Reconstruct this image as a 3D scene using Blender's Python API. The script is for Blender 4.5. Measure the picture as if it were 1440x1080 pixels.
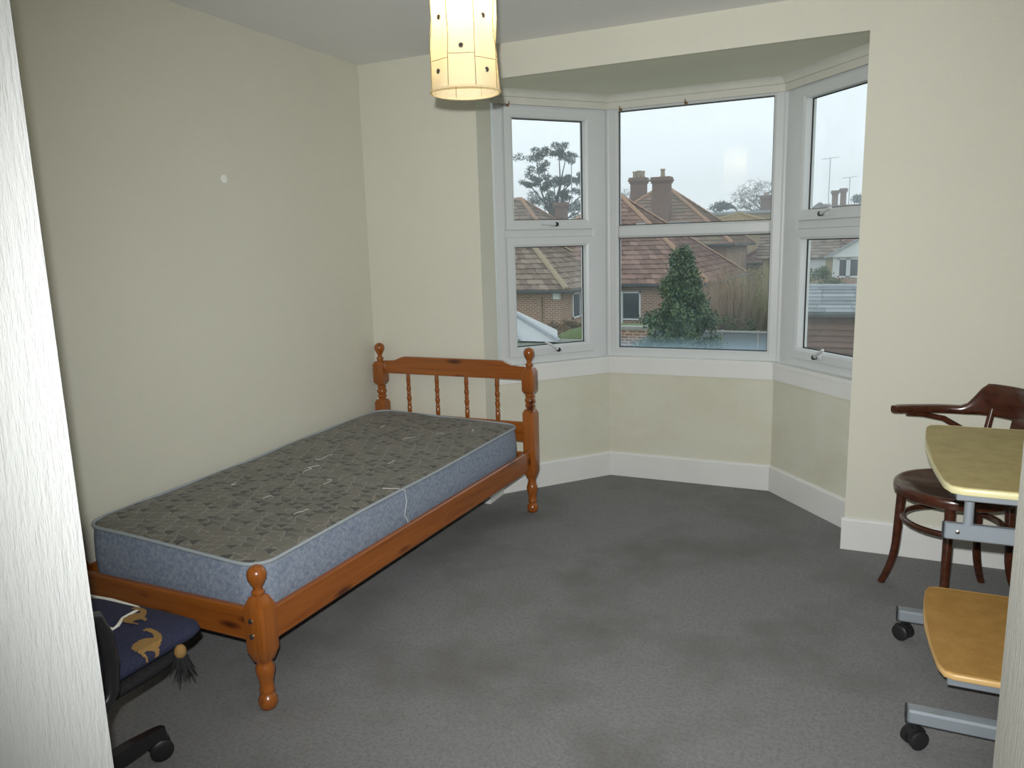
import bpy, bmesh, math, random
from mathutils import Vector, Matrix, Euler
R = math.radians
random.seed(7)
for o in list(bpy.data.objects):
    bpy.data.objects.remove(o, do_unlink=True)
scene = bpy.context.scene
COL = scene.collection

# ------------------------------------------------------------------ camera
EYE = Vector((2.579, -3.677, 1.43))
yaw, pitch, roll = R(-24.771), R(-10.271), R(-1.623)
fw = Vector((math.sin(yaw) * math.cos(pitch), math.cos(yaw) * math.cos(pitch), math.sin(pitch)))
rt0 = Vector((math.cos(yaw), -math.sin(yaw), 0)); up0 = rt0.cross(fw)
rt = math.cos(roll) * rt0 + math.sin(roll) * up0
up = -math.sin(roll) * rt0 + math.cos(roll) * up0
camd = bpy.data.cameras.new('camera'); cam = bpy.data.objects.new('camera', camd); COL.objects.link(cam)
cm = Matrix.Identity(4)
for i in range(3):
    cm[i][0] = rt[i]; cm[i][1] = up[i]; cm[i][2] = -fw[i]; cm[i][3] = EYE[i]
cam.matrix_world = cm
camd.sensor_fit = 'HORIZONTAL'; camd.sensor_width = 36.0; camd.lens = 1065.0 / 1440.0 * 36.0
camd.clip_start = 0.02; camd.clip_end = 500
scene.camera = cam

# ------------------------------------------------------------------ sky and light
world = bpy.data.worlds.new('overcast_sky'); scene.world = world; world.use_nodes = True
bg = world.node_tree.nodes['Background']
bg.inputs[0].default_value = (0.85, 0.94, 1.0, 1); bg.inputs[1].default_value = 1.27
# the photograph was taken with the camera's small built-in flash, a little above and left of the lens
fl = bpy.data.lights.new('camera_flash', 'SPOT'); flo = bpy.data.objects.new('camera_flash', fl); COL.objects.link(flo)
fl.energy = 325; fl.color = (0.98, 1.0, 0.99); fl.spot_size = R(108); fl.spot_blend = 1.0; fl.shadow_soft_size = 0.012
fm = cm.copy(); fp = EYE + up * 0.075 - rt * 0.026
for i in range(3): fm[i][3] = fp[i]
flo.matrix_world = fm @ Matrix.Rotation(R(-10.5), 4, 'Y')
vs = scene.view_settings
vs.view_transform = 'Standard'; vs.look = 'None'; vs.gamma = 1.0; vs.use_curve_mapping = False; vs.exposure = 0.0

# ------------------------------------------------------------------ helpers
def empty(name, loc=(0, 0, 0), rz=0.0):
    o = bpy.data.objects.new(name, None); COL.objects.link(o)
    o.location = loc; o.rotation_euler = (0, 0, rz); o.empty_display_size = 0.1
    return o
def tag(o, label=None, cat=None, group=None, kind=None):
    if label: o['label'] = label
    if cat: o['category'] = cat
    if group: o['group'] = group
    if kind: o['kind'] = kind
    return o
class MB:
    """collects shapes; org is subtracted so shapes can be given in room coordinates"""
    def __init__(self, org=(0, 0, 0)):
        self.bm = bmesh.new(); self.org = Vector(org)
    def V(self, p): return self.bm.verts.new(Vector(p) - self.org)
    def F(self, vs):
        try: return self.bm.faces.new(vs)
        except ValueError: return None
    def box(self, a, b, ch=0.0, mat=None):
        a = Vector(a); b = Vector(b); c = (a + b) / 2; s = (b - a) / 2
        s = Vector((abs(s.x), abs(s.y), abs(s.z)))
        if ch <= 0:
            pts = [Vector((x * s.x, y * s.y, z * s.z)) for x in (-1, 1) for y in (-1, 1) for z in (-1, 1)]
        else:
            ch = min(ch, s.x * .9, s.y * .9, s.z * .9); pts = []
            for x in (-1, 1):
                for y in (-1, 1):
                    for z in (-1, 1):
                        pts += [Vector((x * s.x, y * (s.y - ch), z * (s.z - ch))), Vector((x * (s.x - ch), y * s.y, z * (s.z - ch))), Vector((x * (s.x - ch), y * (s.y - ch), z * s.z))]
        if mat is not None: pts = [mat @ p for p in pts]
        vs = [self.V(p + c) for p in pts]
        r = bmesh.ops.convex_hull(self.bm, input=vs)
        return self
    def hull(self, pts):
        bmesh.ops.convex_hull(self.bm, input=[self.V(p) for p in pts]); return self
    def prism(self, poly, z0, z1):
        lo = [self.V((p[0], p[1], z0)) for p in poly]; hi = [self.V((p[0], p[1], z1)) for p in poly]
        n = len(poly); self.F(lo[::-1]); self.F(hi)
        for i in range(n): self.F([lo[i], lo[(i + 1) % n], hi[(i + 1) % n], hi[i]])
        return self
    def extrude(self, poly, d):
        d = Vector(d); lo = [self.V(p) for p in poly]; hi = [self.V(Vector(p) + d) for p in poly]
        n = len(poly); self.F(lo[::-1]); self.F(hi)
        for i in range(n): self.F([lo[i], lo[(i + 1) % n], hi[(i + 1) % n], hi[i]])
        return self
    def rings(self, rings, caps=True, closed=False):
        rr = [[self.V(p) for p in r] for r in rings]
        m = len(rr); n = len(rr[0])
        for k in range(m if closed else m - 1):
            a = rr[k]; b = rr[(k + 1) % m]
            for i in range(n): self.F([a[i], a[(i + 1) % n], b[(i + 1) % n], b[i]])
        if caps and not closed:
            self.F(rr[0][::-1]); self.F(rr[-1])
        return self
    def lathe(self, prof, c=(0, 0, 0), n=24, axis=2, square=None):
        """prof: (h, r[, sq]) ; sq gives a chamfered square ring of half width r"""
        c = Vector(c); out = []
        for q in prof:
            h, r = q[0], q[1]; sq = len(q) > 2 and q[2]
            ring = []
            for i in range(n):
                t = 2 * math.pi * i / n + (math.pi / 4 if sq is not None else 0)
                rr_ = r
                if sq: rr_ = min(r / max(abs(math.cos(t)), abs(math.sin(t))), r * 1.33)
                x, y = rr_ * math.cos(t), rr_ * math.sin(t)
                p = (x, y, h) if axis == 2 else ((h, x, y) if axis == 0 else (y, h, x))
                ring.append(c + Vector(p))
            out.append(ring)
        return self.rings(out)
    def tube(self, pts, r, n=8, closed=False, flat=1.0, caps=True):
        pts = [Vector(p) for p in pts]; m = len(pts)
        rad = r if hasattr(r, '__len__') else [r] * m
        def tan(i):
            if closed: return (pts[(i + 1) % m] - pts[i - 1]).normalized()
            return (pts[min(i + 1, m - 1)] - pts[max(i - 1, 0)]).normalized()
        t0 = tan(0); u = Vector((0, 0, 1)) if abs(t0.z) < .9 else Vector((1, 0, 0))
        u = (u - t0 * u.dot(t0)).normalized(); out = []
        for i in range(m):
            t = tan(i); u = (u - t * u.dot(t))
            if u.length < 1e-6: u = t.orthogonal()
            u.normalize(); v = t.cross(u)
            out.append([pts[i] + (u * math.cos(2 * math.pi * k / n) + v * flat * math.sin(2 * math.pi * k / n)) * rad[i] for k in range(n)])
        return self.rings(out, caps=caps, closed=closed)
    def ball(self, c, r, seg=14, sc=(1, 1, 1)):
        m = Matrix.Translation(Vector(c) - self.org) @ Matrix.Diagonal((r * sc[0], r * sc[1], r * sc[2], 1))
        bmesh.ops.create_uvsphere(self.bm, u_segments=seg, v_segments=max(6, seg // 2), radius=1, matrix=m); return self
    def quad(self, a, b, c, d): self.F([self.V(p) for p in (a, b, c, d)]); return self
    def build(self, name, mat, parent=None, smooth=None, loc=None, norm=True):
        me = bpy.data.meshes.new(name)
        if norm: bmesh.ops.recalc_face_normals(self.bm, faces=self.bm.faces)
        self.bm.to_mesh(me); self.bm.free()
        me.materials.append(mat)
        if smooth is not None:
            me.shade_smooth(); me.set_sharp_from_angle(angle=R(smooth))
        o = bpy.data.objects.new(name, me); COL.objects.link(o)
        if loc is not None: o.location = loc
        if parent: o.parent = parent
        return o
def linked(src, parent, loc=(0, 0, 0), rot=(0, 0, 0), name=None):
    c = src.copy(); COL.objects.link(c); c.parent = parent; c.location = loc; c.rotation_euler = rot
    if name: c.name = name
    return c
def arc(c, r, a0, a1, n, plane='xy'):
    out = []
    for i in range(n + 1):
        a = R(a0 + (a1 - a0) * i / n); u, v = r * math.cos(a), r * math.sin(a)
        out.append(Vector(c) + (Vector((u, v, 0)) if plane == 'xy' else Vector((u, 0, v)) if plane == 'xz' else Vector((0, u, v))))
    return out

# ------------------------------------------------------------------ materials
class NT:
    def __init__(self, name):
        self.m = bpy.data.materials.new(name); self.m.use_nodes = True
        self.t = self.m.node_tree; self.p = self.t.nodes['Principled BSDF']; self.out = self.t.nodes['Material Output']
    def n(self, typ, **kw):
        x = self.t.nodes.new(typ)
        for k, v in kw.items():
            if k in x.inputs: x.inputs[k].default_value = v
            else: setattr(x, k, v)
        return x
    def l(self, a, b): self.t.links.new(a, b)
    def coord(self, scale=(1, 1, 1), rot=(0, 0, 0), kind='Object'):
        tc = self.n('ShaderNodeTexCoord'); mp = self.n('ShaderNodeMapping')
        mp.inputs['Scale'].default_value = scale; mp.inputs['Rotation'].default_value = rot
        self.l(tc.outputs[kind], mp.inputs[0]); return mp.outputs[0]
    def noise(self, vec, scale, detail=3, rough=.5):
        x = self.n('ShaderNodeTexNoise'); x.inputs['Scale'].default_value = scale; x.inputs['Detail'].default_value = detail; x.inputs['Roughness'].default_value = rough
        if vec is not None: self.l(vec, x.inputs['Vector'])
        return x.outputs[0]
    def ramp(self, fac, stops):
        x = self.n('ShaderNodeValToRGB'); e = x.color_ramp.elements
        while len(e) < len(stops): e.new(.5)
        for i, (p, c) in enumerate(stops):
            e[i].position = p; e[i].color = (*c, 1) if len(c) == 3 else c
        self.l(fac, x.inputs[0]); return x.outputs[0]
    def mix(self, fac, a, b, blend='MIX'):
        x = self.n('ShaderNodeMix', data_type='RGBA', blend_type=blend)
        for s, v in ((0, fac), (6, a), (7, b)):
            if hasattr(v, 'is_linked'): self.l(v, x.inputs[s])
            else: x.inputs[s].default_value = v if s == 0 else (*v, 1)
        return x.outputs[2]
    def math(self, op, a, b=0.0, c=None):
        x = self.n('ShaderNodeMath', operation=op)
        for i, v in enumerate((a, b, c)):
            if v is None: continue
            if hasattr(v, 'is_linked'): self.l(v, x.inputs[i])
            else: x.inputs[i].default_value = v
        return x.outputs[0]
    def bump(self, h, strength=.3, dist=.002):
        x = self.n('ShaderNodeBump'); x.inputs['Strength'].default_value = strength; x.inputs['Distance'].default_value = dist
        self.l(h, x.inputs['Height']); self.l(x.outputs[0], self.p.inputs['Normal'])
    def base(self, v):
        if hasattr(v, 'is_linked'): self.l(v, self.p.inputs['Base Color'])
        else: self.p.inputs['Base Color'].default_value = (*v, 1)
    def rough(self, v): self.p.inputs['Roughness'].default_value = v; return self
    def set(self, k, v): self.p.inputs[k].default_value = v; return self
def plain(name, c, rough=.6, metal=0.0, var=0.12, scale=20, bump=0.0, coat=0.0, spec=.5, rnd=0.0):
    m = NT(name); v = m.coord()
    nz = m.noise(v, scale, 4)
    if rnd: nz = m.math('ADD', m.math('MULTIPLY', nz, 1 - rnd), m.math('MULTIPLY', m.n('ShaderNodeObjectInfo').outputs['Random'], rnd))
    m.base(m.mix(nz, tuple(x * (1 - var) for x in c), tuple(min(1, x * (1 + var)) for x in c)))
    m.rough(rough).set('Metallic', metal).set('Coat Weight', coat).set('Specular IOR Level', spec)
    if bump: m.bump(nz, bump, .003)
    return m.m
def wallpaper(name, c, stain=None, fibre=False, bump=.9):
    m = NT(name); v = m.coord()
    big = m.noise(v, 1.3, 4, .6)
    col = m.mix(big, tuple(x * .93 for x in c), tuple(x * 1.03 for x in c))
    if stain:
        st = m.ramp(m.noise(m.coord((1, 1, 1.4)), 3.1, 5, .62), [(.44, (0, 0, 0)), (.70, (1, 1, 1))])
        col = m.mix(st, col, stain)
    m.base(col); m.rough(.72).set('Specular IOR Level', .25)
    if fibre: h = m.noise(m.coord((110, 110, 16)), 1, 4, .7)
    else: h = m.noise(m.coord((1, 1, .8)), 170, 3, .65)
    m.bump(h, bump, .004 if fibre else .002)
    return m.m
M = {}
CREAM = (.70, .685, .585)
M['wall'] = wallpaper('cream_wallpaper', CREAM)
M['baywall'] = wallpaper('stained_cream_wallpaper', (.70, .69, .585), stain=(.645, .625, .505))
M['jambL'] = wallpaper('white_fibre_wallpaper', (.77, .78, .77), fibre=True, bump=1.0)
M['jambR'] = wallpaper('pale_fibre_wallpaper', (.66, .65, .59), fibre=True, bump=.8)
M['ceil'] = wallpaper('ceiling_paint', (.85, .85, .85), bump=.25)
M['soffit'] = wallpaper('soffit_paint', (.76, .745, .63), bump=.3)
M['white'] = plain('white_gloss_paint', (.76, .76, .74), .45, var=.05, scale=6)
M['cove'] = plain('dingy_cove_paint', (.62, .61, .55), .7, var=.10, scale=9)
M['upvc'] = plain('white_plastic_frame', (.62, .64, .645), .38, var=.03, scale=8)
M['black_gasket'] = plain('black_rubber', (.02, .02, .022), .6)
M['filler'] = plain('white_filler', (.9, .9, .86), .8)
M['rust'] = plain('rusty_metal', (.22, .13, .06), .8, var=.5, scale=200)
def carpet():
    m = NT('grey_carpet'); v = m.coord()
    fine = m.noise(v, 230, 3, .8); mid = m.noise(v, 14, 6, .75); big = m.noise(v, 1.6, 4, .6)
    c = m.mix(m.ramp(fine, [(.3, (0, 0, 0)), (.7, (1, 1, 1))]), (.138, .138, .142), (.282, .280, .281))
    c = m.mix(m.ramp(mid, [(.35, (0, 0, 0)), (.75, (1, 1, 1))]), c, (.195, .193, .190))
    c = m.mix(m.math('MULTIPLY', m.ramp(big, [(.48, (0, 0, 0)), (.66, (1, 1, 1))]), .65), c, (.105, .099, .092))
    c = m.mix(m.math('MULTIPLY', m.ramp(m.noise(v, 75, 4, .8), [(.38, (1, 1, 1)), (.55, (0, 0, 0))]), .45), c, (.085, .084, .085))
    m.base(c); m.rough(.95).set('Specular IOR Level', .1).set('Sheen Weight', .15)
    m.bump(m.noise(v, 420, 2), .7, .004); return m.m
M['carpet'] = carpet()
def pine(name, c1, c2, axis=0):
    m = NT(name)
    sc = [(1.2, 26, 26), (26, 1.2, 26), (26, 26, 1.2)][axis]
    v = m.coord(sc); g = m.noise(v, 1.6, 5, .6)
    col = m.mix(m.ramp(g, [(.3, (0, 0, 0)), (.7, (1, 1, 1))]), c1, c2)
    ks = [(3.7, 13.5, 13.5), (13.5, 3.7, 13.5), (13.5, 13.5, 3.7)][axis]
    vo = m.n('ShaderNodeTexVoronoi'); vo.inputs['Scale'].default_value = 1.0; m.l(m.coord(ks), vo.inputs['Vector'])
    k = m.ramp(vo.outputs['Distance'], [(.10, (1, 1, 1)), (.24, (0, 0, 0))])
    col = m.mix(k, col, (.075, .018, .006))
    m.base(col); m.rough(.27).set('Coat Weight', .35).set('Coat Roughness', .15)
    m.bump(g, .08, .002); return m.m
for i, a in enumerate('xyz'):
    M['pine_' + a] = pine('varnished_pine_' + a, (.225, .060, .008), (.34, .104, .016), i)
M['bolt'] = plain('steel_bolt', (.45, .42, .36), .3, 1.0)
def mattress_top():
    m = NT('triangle_print_ticking'); tc = m.n('ShaderNodeTexCoord')
    def layer(scale, rot, seed):
        mp = m.n('ShaderNodeMapping'); mp.inputs['Scale'].default_value = scale; mp.inputs['Rotation'].default_value = (0, 0, rot); mp.inputs['Location'].default_value = (seed, seed * .7, 0)
        m.l(tc.outputs['Object'], mp.inputs[0])
        sp = m.n('ShaderNodeSeparateXYZ'); m.l(mp.outputs[0], sp.inputs[0])
        y = sp.outputs[1]; row = m.math('FLOOR', y)
        x = m.math('ADD', sp.outputs[0], m.math('MULTIPLY', row, .37))
        u = m.math('FRACT', x); v = m.math('FRACT', y)
        tri = m.math('SUBTRACT', m.math('SUBTRACT', 1.0, m.math('ABSOLUTE', m.math('SUBTRACT', m.math('MULTIPLY', u, 2.0), 1.0))), v)
        cb = m.n('ShaderNodeCombineXYZ'); m.l(m.math('FLOOR', x), cb.inputs[0]); m.l(row, cb.inputs[1])
        wn = m.n('ShaderNodeTexWhiteNoise', noise_dimensions='2D'); m.l(cb.outputs[0], wn.inputs[0])
        ins = m.math('GREATER_THAN', tri, 0.02)
        line = m.math('LESS_THAN', m.math('ABSOLUTE', tri), .10)
        return ins, line, wn.outputs[0]
    i1, l1, r1 = layer((21, 26, 1), .5, 0); i2, l2, r2 = layer((13, 30, 1), -.75, 3.3)
    vec = m.coord()
    c = m.mix(m.noise(vec, 60, 4, .7), (.115, .108, .088), (.19, .18, .15))
    c = m.mix(m.math('MULTIPLY', m.math('MULTIPLY', l1, .5), m.math('GREATER_THAN', r1, .25)), c, (.33, .32, .27))
    c = m.mix(m.math('MULTIPLY', m.math('MULTIPLY', l2, .4), m.math('GREATER_THAN', r2, .4)), c, (.31, .31, .29))
    c = m.mix(m.math('MULTIPLY', m.math('MULTIPLY', i1, .75), m.math('GREATER_THAN', r1, .72)), c, (.045, .046, .044))
    c = m.mix(m.math('MULTIPLY', m.math('MULTIPLY', i2, .5), m.math('GREATER_THAN', r2, .75)), c, (.06, .06, .055))
    m.base(c); m.rough(.75).set('Specular IOR Level', .3).set('Sheen Weight', .1)
    m.bump(m.noise(vec, 11, 4), .5, .01); return m.m
M['mat_top'] = mattress_top()
def mottled(name, a, b, scale, rough=.85, bump=.3):
    m = NT(name); v = m.coord(); n = m.noise(v, scale, 5, .75)
    m.base(m.mix(m.ramp(n, [(.35, (0, 0, 0)), (.65, (1, 1, 1))]), a, b)); m.rough(rough).set('Specular IOR Level', .2); m.bump(n, bump, .002); return m.m
M['mat_side'] = mottled('blue_grey_ticking', (.155, .195, .275), (.31, .345, .41), 75)
M['piping'] = mottled('pale_blue_piping', (.26, .30, .34), (.42, .45, .47), 300)
M['lint'] = plain('white_thread', (.75, .75, .72), .9)
M['bentwood'] = pine('dark_stained_bentwood', (.040, .011, .005), (.085, .025, .011), 0)
M['seatply'] = mottled('worn_brown_seat', (.060, .034, .017), (.125, .078, .040), 9, .38, .05)
M['top_lam'] = mottled('pale_yellow_laminate', (.335, .265, .100), (.43, .345, .140), 12, .42, .02)
M['top_lam_edge'] = plain('cream_laminate_edge', (.72, .66, .38), .3, var=.05)
M['low_lam'] = mottled('tan_laminate', (.42, .225, .062), (.52, .295, .090), 14, .42, .02)  # laminate tones set separately: yellower on the top, tanner on the lower shelf
M['low_lam_edge'] = plain('tan_laminate_edge', (.74, .47, .19), .35, var=.05)
M['silver'] = plain('silver_grey_metal_paint', (.34, .38, .42), .35, .35, var=.06)
M['silver_cap'] = plain('dark_end_cap', (.035, .035, .04), .5)
M['blackpl'] = plain('black_plastic', (.013, .013, .015), .28, var=.2)
M['casterpl'] = plain('black_caster_plastic', (.016, .016, .017), .45)
M['blackfab'] = mottled('black_upholstery', (.012, .012, .014), (.03, .03, .032), 200)
M['navy'] = mottled('navy_cushion_fabric', (.016, .018, .040), (.042, .044, .085), 260)
M['gold'] = mottled('gold_woven_motif', (.20, .11, .035), (.33, .20, .075), 350)
M['cord'] = plain('white_cord', (.72, .70, .62), .6)
M['flex'] = plain('white_flex', (.7, .7, .68), .5)
def shade_mat():
    m = NT('cream_cloth_shade'); v = m.coord()
    n = m.noise(v, 150, 3)
    c = m.mix(n, (.78, .70, .52), (.86, .78, .60)); m.base(c); m.rough(.9).set('Specular IOR Level', .1)
    tr = m.n('ShaderNodeBsdfTranslucent'); tr.inputs[0].default_value = (.95, .84, .56, 1)
    mx = m.n('ShaderNodeMixShader'); mx.inputs[0].default_value = .5
    m.l(m.p.outputs[0], mx.inputs[1]); m.l(tr.outputs[0], mx.inputs[2]); m.l(mx.outputs[0], m.out.inputs[0]); return m.m
M['shade'] = shade_mat()
M['seam'] = plain('shade_seam', (.22, .16, .08), .9)
M['eyelet'] = plain('dull_metal_eyelet', (.20, .17, .14), .35, .6)
M['mirror'] = plain('small_mirror_disc', (.5, .5, .5), .15, 1.0)
def bulbm():
    m = NT('lit_bulb'); m.set('Emission Color', (1, .80, .45, 1)).set('Emission Strength', 35.0); m.base((.9, .85, .7)); return m.m
M['bulb'] = bulbm()
def glass(name, veil=.05, blue_foot=None):
    m = NT(name); nt = m
    tr = m.n('ShaderNodeBsdfTransparent'); tr.inputs[0].default_value = (.97, .985, .98, 1)
    gl = m.n('ShaderNodeBsdfGlossy'); gl.inputs['Roughness'].default_value = .02
    lw = m.n('ShaderNodeLayerWeight'); lw.inputs[0].default_value = .5
    frv = m.math('ADD', m.math('MULTIPLY', m.math('POWER', lw.outputs['Facing'], 5.0), .5), .03)
    mx = m.n('ShaderNodeMixShader'); m.l(frv, mx.inputs[0]); m.l(tr.outputs[0], mx.inputs[1]); m.l(gl.outputs[0], mx.inputs[2])
    df = m.n('ShaderNodeBsdfTranslucent'); df.inputs[0].default_value = (.86, .90, .92, 1)
    m2 = m.n('ShaderNodeMixShader')
    haze_nz = m.noise(m.coord(), 4, 4, .7)
    fac = m.math('MULTIPLY', haze_nz, veil * 2)  # milky veil mixed into the pane, painted stand-in for haze outdoors
    if blue_foot:
        sp = m.n('ShaderNodeSeparateXYZ'); m.l(m.coord(), sp.inputs[0])
        edge = m.math('ADD', sp.outputs[2], m.math('MULTIPLY', m.math('SUBTRACT', m.noise(m.coord((3, 3, 8)), 2.0, 4), .5), .05))
        mr = m.n('ShaderNodeMapRange'); mr.inputs[1].default_value = blue_foot[0]; mr.inputs[2].default_value = blue_foot[1]; mr.inputs[3].default_value = blue_foot[2]; mr.inputs[4].default_value = 0
        m.l(edge, mr.inputs[0]); fac = m.math('ADD', fac, mr.outputs[0])
        df.inputs[0].default_value = (.62, .80, .92, 1)  # pane turns milky and bluish towards its bottom edge
    m.l(fac, m2.inputs[0]); m.l(mx.outputs[0], m2.inputs[1]); m.l(df.outputs[0], m2.inputs[2]); m.l(m2.outputs[0], m.out.inputs[0]); return m.m
M['glass'] = glass('faint_haze_window_glass', .025)
M['glass_side'] = glass('haze_veil_window_glass', .05)
M['glass_blue_foot'] = glass('window_glass_blue_foot', .025, (.0, .075, .20))
def brick(name, a, b, mortar, scale=1.0, axis='xz'):
    m = NT(name); tc = m.n('ShaderNodeTexCoord'); sp = m.n('ShaderNodeSeparateXYZ'); m.l(tc.outputs['Object'], sp.inputs[0])
    cb = m.n('ShaderNodeCombineXYZ'); m.l(m.math('ADD', sp.outputs[0], sp.outputs[1]), cb.inputs[0]); m.l(sp.outputs[2], cb.inputs[1])
    br = m.n('ShaderNodeTexBrick'); m.l(cb.outputs[0], br.inputs['Vector'])
    br.inputs['Scale'].default_value = scale; br.inputs['Brick Width'].default_value = .225; br.inputs['Row Height'].default_value = .075; br.inputs['Mortar Size'].default_value = .013
    br.inputs['Color1'].default_value = (*a, 1); br.inputs['Color2'].default_value = (*b, 1); br.inputs['Mortar'].default_value = (*mortar, 1)
    m.base(m.mix(m.math('MULTIPLY', m.noise(m.coord(), 3, 4), .25), br.outputs[0], a)); m.rough(.9); return m.m
M['brick'] = brick('red_brown_brick', (.24, .10, .058), (.38, .17, .095), (.58, .51, .42))
M['brick_dark'] = brick('sooty_chimney_brick', (.16, .085, .065), (.22, .11, .08), (.24, .2, .17))
def tiles(name, a, b, moss=None):
    m = NT(name); v = m.coord(); ge = m.n('ShaderNodeNewGeometry')
    f = m.math('ADD', m.math('MULTIPLY', m.noise(v, 1.2, 5, .7), .35), m.math('MULTIPLY', ge.outputs['Random Per Island'], .75))
    c = m.mix(f, a, b)
    if moss: c = m.mix(m.ramp(m.noise(v, .9, 5, .7), [(.48, (0, 0, 0)), (.68, (.8, .8, .8))]), c, moss)
    m.base(c); m.rough(.9).set('Specular IOR Level', .2); return m.m
M['tile_red'] = tiles('red_brown_roof_tiles', (.13, .072, .055), (.37, .235, .185))
M['tile_brown'] = tiles('weathered_brown_roof_tiles', (.13, .095, .075), (.35, .275, .215))
M['tile_moss'] = tiles('mossy_roof_tiles', (.20, .13, .105), (.33, .22, .17), (.21, .22, .13))
M['hip'] = plain('orange_hip_tile', (.37, .225, .145), .9, var=.3, scale=3)
M['hip_pale'] = plain('lichened_hip_tile', (.34, .27, .18), .9, var=.3, scale=3)
M['gutter'] = plain('dark_gutter', (.05, .055, .055), .5)
M['pipe'] = plain('tan_downpipe', (.34, .23, .15), .6)
M['wpaint'] = plain('white_exterior_paint', (.78, .79, .79), .6, var=.04)
M['polycarb'] = plain('pale_roof_sheet', (.46, .475, .48), .5, var=.08)
M['moss_felt'] = plain('mossy_felt_roof', (.17, .18, .145), .9, var=.35, scale=5)
M['dglass'] = plain('dark_window_pane', (.04, .05, .06), .1, var=.2)
M['cream_ext'] = plain('cream_render', (.52, .43, .26), .85, var=.2, scale=3)
M['ochre'] = plain('ochre_flat_roof', (.33, .24, .11), .9, var=.3, scale=1)
M['lead'] = plain('grey_lead', (.34, .37, .40), .5)
M['slate'] = plain('grey_shed_slate', (.25, .275, .29), .7, var=.45, scale=6, rnd=.6)
M['board'] = plain('brown_weatherboard', (.18, .10, .072), .8, var=.5, scale=5, rnd=.6)
M['grass'] = plain('rough_grass', (.10, .14, .045), .95, var=.5, scale=3)
M['fence'] = plain('pale_concrete_fence', (.22, .24, .26), .9, var=.15, scale=3)
M['coping'] = plain('pale_coping', (.36, .345, .32), .9, var=.2)
M['holly'] = plain('dark_green_holly_leaf', (.060, .108, .045), .4, var=.6, scale=2.5)
M['holly2'] = plain('olive_green_leaf', (.13, .16, .055), .5, var=.6, scale=2.5)
M['twig'] = plain('brown_twig', (.36, .27, .20), .9, var=.4, scale=2)
M['olive_twig'] = plain('olive_twig', (.33, .31, .17), .9, var=.4, scale=2)
M['bark'] = plain('grey_bark', (.10, .09, .08), .9, var=.3)
M['pineleaf'] = plain('blue_green_pine_needles', (.060, .100, .085), .7, var=.5, scale=.8)
M['farleaf'] = plain('dark_green_far_foliage', (.070, .105, .085), .7, var=.5, scale=.8)
M['hedge'] = plain('brown_hedge', (.17, .125, .075), .9, var=.4, scale=3)
M['bushg'] = plain('green_bush_leaf', (.075, .12, .05), .6, var=.5, scale=2)

# ================================================================== ROOM SHELL
S = 'structure'
H = 2.436; SOF = 2.272
AL, BL, CL = (.72, 0), (.715, .182), (1.197, .757)
CR, BR, AR = (2.158, .757), (2.64, .182), (2.564, 0)
XR = 3.45; YB = -4.6
tag(MB().box((-.3, YB - .2, -.15), (XR + .3, 1.05, 0)).build('floor', M['carpet']), 'worn mottled grey carpet covering the whole bedroom floor', 'floor', kind=S)
tag(MB().box((-.3, YB - .2, H), (XR + .3, .25, H + .15)).build('ceiling', M['ceil']), 'plain greyish white ceiling of the bedroom', 'ceiling', kind=S)
tag(MB().prism([(.722, .03), (2.56, .03), (2.95, .3), (2.35, 1.05), (1.0, 1.05), (.4, .3)], SOF, SOF + .15).build('ceiling_bay', M['soffit']), 'lower ceiling of the window bay, behind the lintel', 'ceiling', kind=S)
# left wall, its paper wrinkled along the ceiling line
m = MB(); ny, nz = 60, 14
g = []
for j in range(nz + 1):
    z = H * (1 - (1 - j / nz) ** 1.0) if j < nz - 6 else H - (nz - j) * .03
    if j < nz - 6: z = (H - .18) * j / (nz - 6)
    row = []
    for i in range(ny + 1):
        y = YB + (-YB) * i / ny
        k = max(0, (z - (H - .16)) / .16)
        d = k * .012 * max(0, math.sin(y * 23 + z * 30) * math.sin(y * 7.3 + 1)) * (1 if y > -2 else .3)
        row.append(m.V((d, y, z)))
    g.append(row)
for j in range(nz):
    for i in range(ny): m.F([g[j][i], g[j][i + 1], g[j + 1][i + 1], g[j + 1][i]])
m.box((-.15, YB, 0), (-.002, .0, H))
wl = tag(m.build('wall_left', M['wall'], smooth=40, norm=False), 'long cream papered wall on the left, beside the bed', 'wall', kind=S)
MB().lathe([(0, .018), (.0016, .018), (.0022, .012)], (0.0, 0, 0), 20, axis=0).build('filled_hole', M['filler'], wl, loc=(.0005, -1.06, 1.76))
wb = MB()
wb.box((-.15, 0, 0), (.70, .2, H)); wb.hull([(.70, 0, 0), (.72, 0, 0), (.715, .182, 0), (.70, .182, 0), (.70, 0, H), (.72, 0, H), (.715, .182, H), (.70, .182, H)])
wb.box((.72, 0, SOF), (AR[0], .03, H))
wb.hull([(AR[0], 0, 0), (XR + .15, 0, 0), (XR + .15, .2, 0), (2.66, .2, 0), (AR[0], 0, H), (XR + .15, 0, H), (XR + .15, .2, H), (2.66, .2, H)])
tag(wb.build('wall_back', M['wall'], norm=True), 'cream papered wall around the bay window opening', 'wall', kind=S)
tag(MB().box((XR, YB, 0), (XR + .15, 0, H)).build('wall_right', M['wall']), 'cream wall on the right behind the desk', 'wall', kind=S)
tag(MB().box((-.15, YB - .15, 0), (XR + .15, YB, H)).build('wall_behind', M['wall']), 'cream wall behind the camera', 'wall', kind=S)
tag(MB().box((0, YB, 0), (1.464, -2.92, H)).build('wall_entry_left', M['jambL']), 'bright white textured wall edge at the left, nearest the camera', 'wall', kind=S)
tag(MB().box((2.877, -2.52, 0), (XR, -2.0, H)).build('wall_entry_right', M['jambR']), 'shaded textured wall edge at the right in front of the desk', 'wall', kind=S)

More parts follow.
